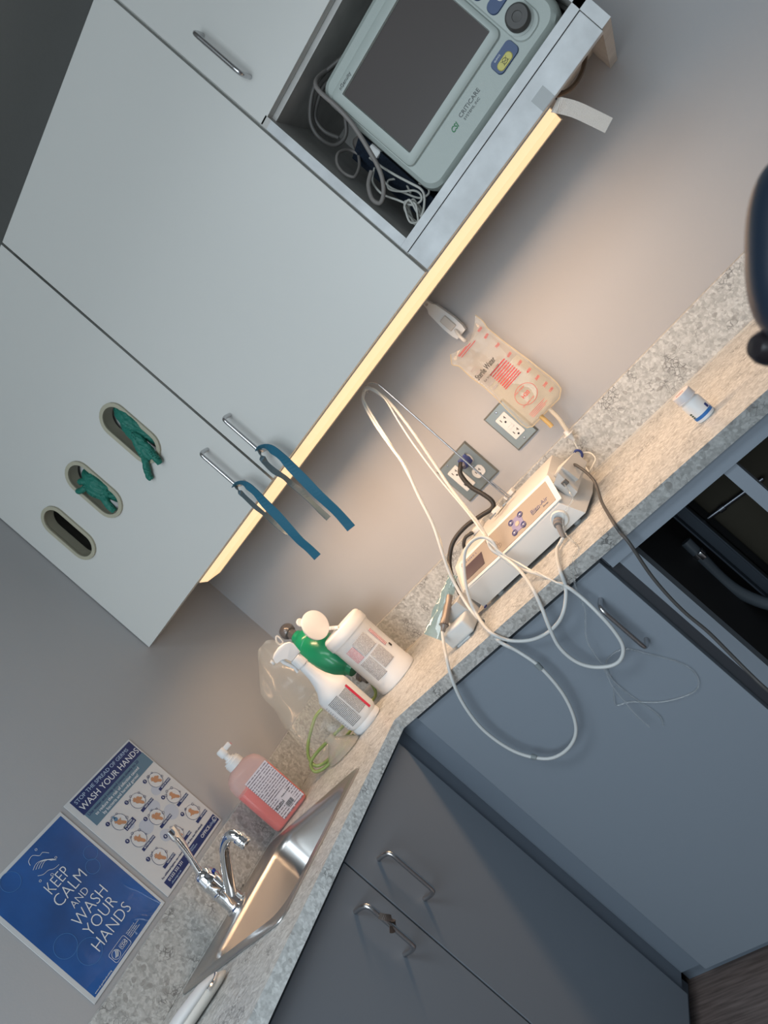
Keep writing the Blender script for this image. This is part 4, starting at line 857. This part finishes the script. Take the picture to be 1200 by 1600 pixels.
# ------------------------------------------------------------------ hanging scale clip and fluid bag
hg = thing('bag_hanger', 'white plastic hanger clip under the lamp holding the fluid bag', 'hanger', (1.085, -.03, 1.38))
MB().loft([[(x0,-.012,z),(x1,-.012,z),(x1,-.030,z),(x0,-.030,z)] for x0,x1,z in ((1.078,1.090,1.440),(1.076,1.092,1.424),(1.070,1.097,1.416),(1.066,1.102,1.365),(1.067,1.101,1.340),(1.070,1.098,1.328))]).done('body', white_p, hg, smooth=False)
MB().box(1.074,1.093,-.0335,-.0295,1.350,1.385,.002).done('window', mat('cream_insert',(.55,.50,.45),.4), hg)
MB().cyl((1.084,-.030,1.432),(1.084,-.033,1.432),.003).done('screw', steel, hg, smooth=True)
MB().tube([(1.083,-.028,1.345),(1.083,-.040,1.335),(1.083,-.048,1.322),(1.083,-.046,1.312),(1.083,-.036,1.312)], .004, 8, 4).done('hook', white_p, hg, smooth=True)
film = mat('fluid_bag_film', (.78,.70,.55), .10, alpha=.13, spec=1, coat=1, bump=1, bscale=38)
fb = thing('fluid_bag', 'clear sterile water bag with red print, half empty, hanging over the right outlet', 'fluid bag', (1.085, -.05, 1.07))
left = [(1.036,1.318),(1.020,1.300),(1.028,1.285),(1.027,1.25),(1.030,1.21),(1.029,1.175),(1.026,1.145),(1.024,1.115),(1.022,1.090),(1.024,1.074),(1.036,1.066)]
right= [(1.140,1.330),(1.141,1.310),(1.136,1.290),(1.137,1.25),(1.140,1.21),(1.143,1.175),(1.144,1.145),(1.146,1.115),(1.146,1.095),(1.142,1.078),(1.124,1.066)]
def bag_pt(u, v, side, infl=1.0):
    t1 = v*10; i = min(int(t1), 9); f = t1-i
    l_ = Vector(left[i]).lerp(Vector(left[i+1]), f); r_ = Vector(right[i]).lerp(Vector(right[i+1]), f)
    p = l_.lerp(r_, u)
    if v < .12: p.y -= .020*math.sin(PI*u)*(1-v/.12)
    fill = (.005 + .017*max(0, min(1, (v-.25)/.5)))*math.sqrt(max(0, math.sin(PI*min(1,max(0,(u-.05)/.9)))))*math.sqrt(max(0, 1-v**6))*min(1, v*7+.1)
    wr = .0035*noise.noise(Vector((u*5, v*9, side*3)))*math.sin(PI*u)*min(1, v*6)
    y = -.040 - side*(fill+wr)*infl
    return Vector((p.x, min(-.009, y), p.y))
b = MB(); b.grid(lambda u, v: bag_pt(u, v, 1), 36, 60); b.grid(lambda u, v: bag_pt(1-u, v, -1), 36, 60)
b.done('film', film, fb, smooth=True)
b = MB(); b.tube([bag_pt(0,k/20,0) for k in range(21)]+[bag_pt(k/6,1,0) for k in range(1,6)]+[bag_pt(1,1-k/20,0) for k in range(21)], .0013, 6, 2)
b.done('sealed_edge', mat('seal_film', (.70,.58,.38), .2, alpha=.6, coat=1), fb, smooth=True)
def wlv(u, v): return bag_pt(.05+.9*u, .42+.555*v, 1, .82)+Vector((0,.0015,0))
b = MB(); b.grid(wlv, 24, 30); b.grid(lambda u, v: bag_pt(.95-.9*u, .42+.555*v, -1, .82)+Vector((0,-.0015,0)), 24, 30)
b.done('water', mat('bag_water', (.66,.63,.52), .08, alpha=.26, spec=.7), fb, smooth=True)
red_b = mat('red_bag_ink', (.50,.03,.04), .5)
def bb(u0, v0, dx=0, dz=0, e=.0050): p = bag_pt(u0, v0, 1); return Vector((p.x+dx, p.y-e, p.z+dz))
for k, s_ in enumerate(('900','800','700','600','500','400','300','200','100')):
    text('lettering', s_, .0085, bb(.82,.14+.083*k), (1,0,.08), (0,0,1), red_b, fb, bold=.0001)
yb = -.0745
text('lettering', 'Sterile Water', .0190, (1.043,yb,1.234), (1,0,.02), (0,0,1), ink, fb, sx=.58, bold=.0003)
text('lettering', 'for Irrigation USP', .0075, (1.050,yb,1.217), (1,0,.02), (0,0,1), ink, fb, sx=.95)
b = MB()
b.grid(lambda u, v: bag_pt(.30+.45*u, .52-.15*v, 1)+Vector((0,-.0012,0)), 8, 6)
b.done('red_print', print_mat('bag_print', (.66,.60,.54), (.50,.04,.05), 9, 14, .38, .45, True), fb)
text('lettering', 'H20', .0125, bb(.42,.655), (1,0,0), (0,0,1), red_b, fb, bold=.0001)
text('lettering', 'Ster. Water', .0060, bb(.36,.60), (1,0,0), (0,0,1), red_b, fb)
text('lettering', 'for Irrigation USP', .0050, bb(.30,.71), (1,0,0), (0,0,1), red_b, fb)
c_ = bb(.52,.655); MB().tube([(c_.x+.027*math.cos(2*PI*k/24), c_.y-.0006, c_.z+.0235*math.sin(2*PI*k/24)) for k in range(24)], .0005, 5, 0, closed=True).done('red_ring', red_b, fb)
for k in range(4):
    p = bb(.28,.80+.022*k); MB().box(p.x,p.x+.05-.008*(k%2),p.y-.0008,p.y-.0002,p.z,p.z+.0008).done('red_line', red_b, fb)
for k in range(3):
    p = bb(.22,.10+.03*k); MB().box(p.x,p.x+.03+.01*k,p.y-.0008,p.y-.0002,p.z,p.z+.0016).done('red_line', red_b, fb)
b = MB(); b.grid(lambda u, v: bag_pt(.10+.16*u, .46-.20*v, 1)+Vector((0,-.0012,0)), 6, 10); b.done('side_label', print_mat('bag_side_print', (.66,.64,.60), (.35,.33,.33), 6, 9, .40, .45, True), fb)
tn = mat('amber_port', (.60,.42,.16), .25, alpha=.75); 
MB().tube([(1.067,-.045,1.070),(1.067,-.046,1.045),(1.066,-.047,1.034)], .0052, 12, 2).done('port', tn, fb, smooth=True)
MB().tube([(1.092,-.045,1.068),(1.091,-.045,1.040),(1.086,-.046,1.018),(1.082,-.047,1.002)], .0048, 12, 3).done('port', mat('clear_port', (.72,.66,.55), .2, alpha=.6), fb, smooth=True)
sp2 = thing('spike_connector', 'white plastic spike below the fluid bag with a blue clamp on its thin line', 'connector', (1.078, -.048, .99))
MB().lathe([(0,0),(.0035,0),(.0055,.010),(.0075,.014),(.0075,.018),(.013,.019),(.013,.0205),(.006,.021),(.0055,.030),(0,.030)], (1.0765,-.048,.976), (.08,0,1), 20).done('spike', white_p, sp2, smooth=True)
MB().tube([(1.0747,-.048,.978),(1.0670,-.048,.9555),(1.0560,-.05,.935),(1.0519,-.055,.9252),(1.050,-.06,.9119),(1.0500,-.068,.905),(1.056,-.072,.906),(1.0670,-.07,.9097),(1.0796,-.06,.9145),(1.0801,-.05,.9278),(1.0710,-.046,.9392),(1.0554,-.046,.9447),(1.046,-.055,.943),(1.043,-.075,.92),(1.044,-.09,.895)], .0017, 8, 5).done('line', MATS['milky_tube'], sp2, smooth=True)
b = MB(); b.tube([(1.050,-.052,.951),(1.062,-.052,.958),(1.068,-.052,.950),(1.064,-.052,.940),(1.052,-.052,.937),(1.047,-.052,.944)], .0030, 8, 3, closed=True).box(1.048,1.058,-.056,-.048,.939,.950,.002)
b.done('roller_clamp', blue_plug, sp2, smooth=True)

# ------------------------------------------------------------------ patient monitor in the niche
pm = thing('patient_monitor', 'sage grey patient monitor with a dark screen, tilted back in the open niche', 'monitor', (1.477, -.24, 1.491))
sage = mat('monitor_sage', (.365,.41,.385), .45, bump=.15, bscale=600); sage2 = mat('monitor_sage_rim', (.39,.435,.41), .45)
def zprof(x0,x1,z0,z1,r,y): return [(x,y,z) for x,z in rrect(x0,x1,z0,z1,r,8)]
b = MB(); b.loft([zprof(1.330,1.625,1.505,1.750,.03,-.10), zprof(1.316,1.640,1.496,1.764,.034,-.16), zprof(1.311,1.645,1.4925,1.768,.030,-.27), zprof(1.311,1.645,1.4925,1.768,.030,-.312), zprof(1.314,1.641,1.496,1.765,.028,-.325), zprof(1.321,1.634,1.503,1.758,.024,-.331)])
b.done('case', sage, pm, smooth=True, angle=35)
# raised bezel around the screen
def ringloop(x0,x1,z0,z1,r,y): return zprof(x0,x1,z0,z1,r,y)
b = MB(); b.loft([ringloop(1.322,1.566,1.553,1.744,.012,-.3305), ringloop(1.324,1.564,1.555,1.742,.011,-.336), ringloop(1.328,1.560,1.559,1.738,.009,-.3385), ringloop(1.341,1.5555,1.5705,1.7255,.002,-.3385), ringloop(1.3425,1.554,1.572,1.724,.002,-.333)], cap=False)
b.done('screen_bezel', sage2, pm, smooth=True, angle=35)
MB().box(1.341,1.5555,-.3335,-.3315,1.5705,1.7255).done('screen', mat('dark_screen', (.050,.040,.037), .32, spec=.25), pm)
b = MB(); b.loft([ringloop(1.568,1.618,1.513,1.742,.02,-.3308), ringloop(1.570,1.616,1.515,1.740,.019,-.3335)]); b.done('control_strip', sage2, pm, smooth=True, angle=35)
k_ = MB().lathe([(0,0),(.0235,0),(.0235,.001),(.0215,.0015)], (1.593,-.3336,1.545), (0,-1,0), 36).done('knob_ring', sage2, pm, smooth=True)
MB().lathe([(0,0),(.0195,0),(.0195,.012),(.0165,.0165),(.008,.0165),(.0075,.015),(0,.0145)], (1.593,-.3350,1.545), (0,-1,0), 36).done('knob', mat('knob_grey', (.06,.058,.055), .5), pm, smooth=True)
bl = mat('key_blue', (.02,.055,.15), .4)
bt = MB().loft([zprof(1.518,1.5655,1.516,1.543,.008,-.3308), zprof(1.519,1.5645,1.517,1.542,.008,-.3345)]).done('alarm_key', bl, pm)
MB().loft([zprof(1.523,1.553,1.518,1.532,.0065,-.3345), zprof(1.524,1.552,1.519,1.531,.006,-.3358)]).done('yellow_pad', mat('key_yellow', (.52,.47,.12), .45), bt)
b = MB(); c0 = Vector((1.5385,-.3360,1.525))
b.tube([c0+Vector((-.004,0,-.003)),c0+Vector((-.003,0,.003)),c0+Vector((0,0,.0045)),c0+Vector((.003,0,.003)),c0+Vector((.004,0,-.003))], .0004, 4, 3, closed=True).tube([c0+Vector((-.006,0,-.004)),c0+Vector((.006,0,.004))], .0004, 4, 0).tube([c0+Vector((-.006,0,.004)),c0+Vector((.006,0,-.004))], .0004, 4, 0)
b.done('bell_mark', ink, bt)
text('lettering', 'SILENCE', .0036, (1.527,-.3348,1.5375), (1,0,0), (0,0,1), white_ink, pm)
for zz in (1.588,1.622,1.656,1.690):
    k2 = MB().loft([zprof(1.573,1.6125,zz-.0115,zz+.0115,.010,-.3335), zprof(1.574,1.6115,zz-.0105,zz+.0105,.0095,-.3365)]).done('round_key', bl, pm)
    MB().lathe([(0,0),(.0070,0),(.0062,.0010),(0,.0012)], (1.600,-.3365,zz), (0,-1,0), 24).done('key_pad', white_p, k2, smooth=True)
text('lettering', 'CRITICARE', .0098, (1.434,-.3316,1.5355), (1,0,0), (0,0,1), mat('grey_ink',(.06,.07,.07),.5), pm, sx=1.05)
text('lettering', 'SYSTEMS, INC', .0056, (1.436,-.3316,1.5265), (1,0,0), (0,0,1), MATS['grey_ink'], pm, sx=1.15)
text('lettering', 'CSI', .0125, (1.410,-.3316,1.5320), (1,0,.0), (.25,0,1), mat('green_ink',(.01,.16,.05),.5), pm, sx=.85, bold=.0003)
text('lettering', 'nGenuity', .0085, (1.344,-.3392,1.7325), (1,0,0), (0,0,1), MATS['grey_ink'], pm)

# cables and the dark box beside the monitor
tag(MB().hull([(1.252,-.225,1.491),(1.300,-.262,1.491),(1.309,-.18,1.491),(1.270,-.13,1.491)],[(1.252,-.225,1.690),(1.300,-.262,1.690),(1.309,-.18,1.730),(1.270,-.13,1.730)]).done('accessory_box', mat('speckled_navy', (.010,.016,.028), .5, var=.5, vscale=300), None, (1.30,-.2,1.491)), 'speckled dark blue box standing beside the monitor in the niche', 'box')
cord('monitor_cable', 'thick grey-brown cable draped over the left corner of the monitor', 'cable', [(1.44,-.20,1.785),(1.40,-.22,1.793),(1.36,-.25,1.7985),(1.338,-.29,1.795),(1.3255,-.325,1.782),(1.3205,-.340,1.7615),(1.3205,-.343,1.7203),(1.3168,-.343,1.6852),(1.3096,-.345,1.6558),(1.3008,-.345,1.6285),(1.2913,-.34,1.6061),(1.2773,-.335,1.5853),(1.2579,-.33,1.5709),(1.2421,-.325,1.5701),(1.2383,-.32,1.5874),(1.2508,-.31,1.6099),(1.2702,-.30,1.6217)], .0042, monitorcable)
cord('sensor_cable', 'grey cable curled in a round loop from the plug on the dark box', 'cable', [(1.2707,-.21,1.698),(1.2669,-.22,1.6886),(1.2571,-.26,1.6593),(1.2432,-.288,1.6462),(1.2375,-.295,1.6519),(1.2349,-.295,1.6702),(1.2396,-.29,1.6878),(1.2504,-.275,1.7004),(1.2607,-.25,1.7002),(1.2650,-.235,1.690),(1.268,-.23,1.66),(1.268,-.23,1.60)], .0030, monitorcable)
cord('sensor_cable', 'pale thin cable running from under the monitor to the front corner of the niche', 'cable', [(1.2779,-.25,1.6532),(1.2880,-.30,1.6100),(1.2964,-.322,1.5727),(1.3043,-.334,1.5418),(1.3083,-.334,1.5204),(1.3021,-.33,1.5085),(1.2853,-.325,1.4985),(1.2723,-.32,1.4952)], .0022, mat('pale_cable', (.42,.42,.39), .45))
for k, (lb, q) in enumerate((('pale thin cable coiled low behind the front rim of the niche', (0,0,0)),('pale thin cable of the tangle, lying deepest in the niche', (.012,.035,.004)))):
    dv = Vector(q); cord('sensor_cable', lb, 'cable', [Vector(p)+dv for p in [(1.2691,-.25,1.6354),(1.2544,-.28,1.6149),(1.2526,-.30,1.5830),(1.2620,-.30,1.5540),(1.2723,-.30,1.5259),(1.2875,-.30,1.5163),(1.2961,-.30,1.5230),(1.292,-.29,1.54),(1.275,-.28,1.56),(1.262,-.27,1.585),(1.27,-.25,1.60),(1.285,-.24,1.58),(1.28,-.26,1.55)]], .0021, MATS['pale_cable'])
loops = []
for k in range(26):
    a_ = k*1.15; r1 = .020+.007*math.sin(k*2.3); loops.append((1.262+r1*.7*math.cos(a_)+.001*(k%5), -.295+.016*math.sin(a_*.7), 1.5165+r1*math.sin(a_)))
cord('coiled_cable', 'bundle of pale thin cable coiled in the lower left front corner of the niche', 'cable', loops, .0021, MATS['pale_cable'])
cord('coiled_cable', 'dark thick cable coiled on the left niche wall above the box', 'cable', [(1.38,-.27,1.785),(1.345,-.275,1.797),(1.315,-.28,1.800),(1.285,-.28,1.790),(1.260,-.28,1.771),(1.250,-.275,1.745),(1.255,-.26,1.72),(1.28,-.25,1.715),(1.31,-.25,1.74),(1.35,-.25,1.78),(1.325,-.255,1.795),(1.296,-.26,1.790),(1.270,-.265,1.776),(1.262,-.26,1.75),(1.268,-.25,1.725)], .0040, mat('niche_dark_cable',(.09,.085,.08),.5))
o = tag(MB().lathe([(0,0),(.010,0),(.013,.006),(.014,.022),(.010,.028),(0,.028)], (1.282,-.205,1.708), (-.3,-.2,-.8), 20).done('cable_plug', mat('plug_grey_brown',(.14,.125,.115),.45), None, (1.28,-.2,1.7), smooth=True), 'grey rounded cable plug resting against the dark box in the niche', 'plug')
tag(MB().box(1.286,1.302,-.262,-.235,1.638,1.662,.003).done('cable_connector', white_p, None, (1.294,-.25,1.65), smooth=True), 'small white cable connector at the lower left edge of the monitor', 'connector')
tag(MB().tube([(1.62,-.20,1.505),(1.648,-.23,1.515),(1.650,-.27,1.50),(1.649,-.24,1.53),(1.648,-.20,1.52),(1.649,-.22,1.56),(1.650,-.26,1.58)], .0035, 8, 5).done('coiled_cable', MATS['niche_dark_cable'], None, (1.648,-.23,1.51), smooth=True), 'black cable squeezed between the monitor and the right niche wall', 'cable')

# ------------------------------------------------------------------ white handheld at the lower left, cushion at the right
wt = thing('handheld_device', 'white handheld device lying on the counter left of the sink', 'handheld device', (.20, -1.05, ZC))
dv = (Vector((.262,-.985,0))-Vector((.20,-1.12,0))).normalized(); pn = Vector((-dv.y,dv.x,0))
def pod(c, L, prof):  # elongated rounded body along dv
    lo = []
    for s_, w_, h0, h1 in prof:
        p = Vector(c)+dv*(s_*L)
        lo.append([p+pn*(w_*math.cos(2*PI*k/20))+Vector((0,0,(h0+h1)/2+(h1-h0)/2*math.sin(2*PI*k/20))) for k in range(20)])
    return MB().loft(lo)
pod((.190,-1.165,ZC), .20, [(0,.020,.003,.022),(.2,.024,.001,.026),(.5,.026,.0008,.028),(.8,.024,.0008,.026),(.92,.018,.001,.020),(.98,.009,.003,.012),(1,.002,.006,.008)]).done('body', cream_p, wt, smooth=True)
pod((.196,-1.165,ZC+.012), .185, [(0,.016,.006,.018),(.3,.020,.005,.0225),(.6,.021,.005,.0235),(.85,.017,.004,.020),(.96,.009,.004,.013),(1,.002,.006,.009)]).done('cover', white_soft, wt, smooth=True)
b = MB(); b.tube([(.275,-.998,.906),(.282,-1.012,.905),(.283,-1.03,.906)], .003, 8, 3); b.done('silver_tip', chrome, wt, smooth=True)

cs = thing('armrest', 'blurred dark navy padded armrest with a black knob, cut by the right edge', 'armrest', (1.575, -1.10, 1.09))
navyv = mat('navy_vinyl', (.004,.011,.024), .38, coat=.1)
def pad(c, dirv, prof, fl):
    c = Vector(c); d = Vector(dirv).normalized(); u = Vector((0,0,1)); u = (u-d*u.dot(d)).normalized(); v = d.cross(u)
    return MB().loft([[c+d*h+u*(r*math.cos(2*PI*k/32))+v*(r*fl*math.sin(2*PI*k/32)) for k in range(32)] for r, h in prof])
dd = Vector((.66,.37,.656))
def ell(c, rx, L, power=2.6):
    return [(max(.0004, rx*(1-abs(h)**power)**(1/power)), h*L) for h in [-1+2*k/24 for k in range(25)]]
MB().lathe(ell(0,.033,.063), (1.5512,-1.0965,1.1085), dd, 40).done('pad', navyv, cs, smooth=True)
MB().lathe([(.0004,0),(.008,.001),(.0115,.006),(.013,.012),(.013,.04),(.010,.045),(.009,.10),(0,.101)], (1.4890,-1.105,1.0830), R_*1.0+F_*.2, 28).done('knob', mat('black_gloss', (.012,.010,.012), .3), cs, smooth=True)
MB().tube([(1.555,-1.07,.98),(1.565,-1.08,1.03),(1.572,-1.09,1.09)], .012, 12, 3).done('bracket', MATS['black_gloss'], cs, smooth=True)
for o in list(bpy.data.objects):
    if o.type == 'EMPTY': o.empty_display_size = .03

for o in list(bpy.data.objects):
    if o.parent is None and o.get('category'):
        k_ = {'glove':'green gloves in the glove openings','tourniquet':'blue tourniquets on the cabinet handles','outlet':'outlets on the back wall','poster':'posters on the left wall','box':'glove boxes behind the door' if 'glove' in o['label'] else None,'cable':'cables bunched in the niche' if 'niche' in o['label'] or 'monitor' in o['label'] or 'dark box' in o['label'] else None,'tube':'thin clear tubes of the control unit'}.get(o['category'])
        if k_: o['group'] = k_
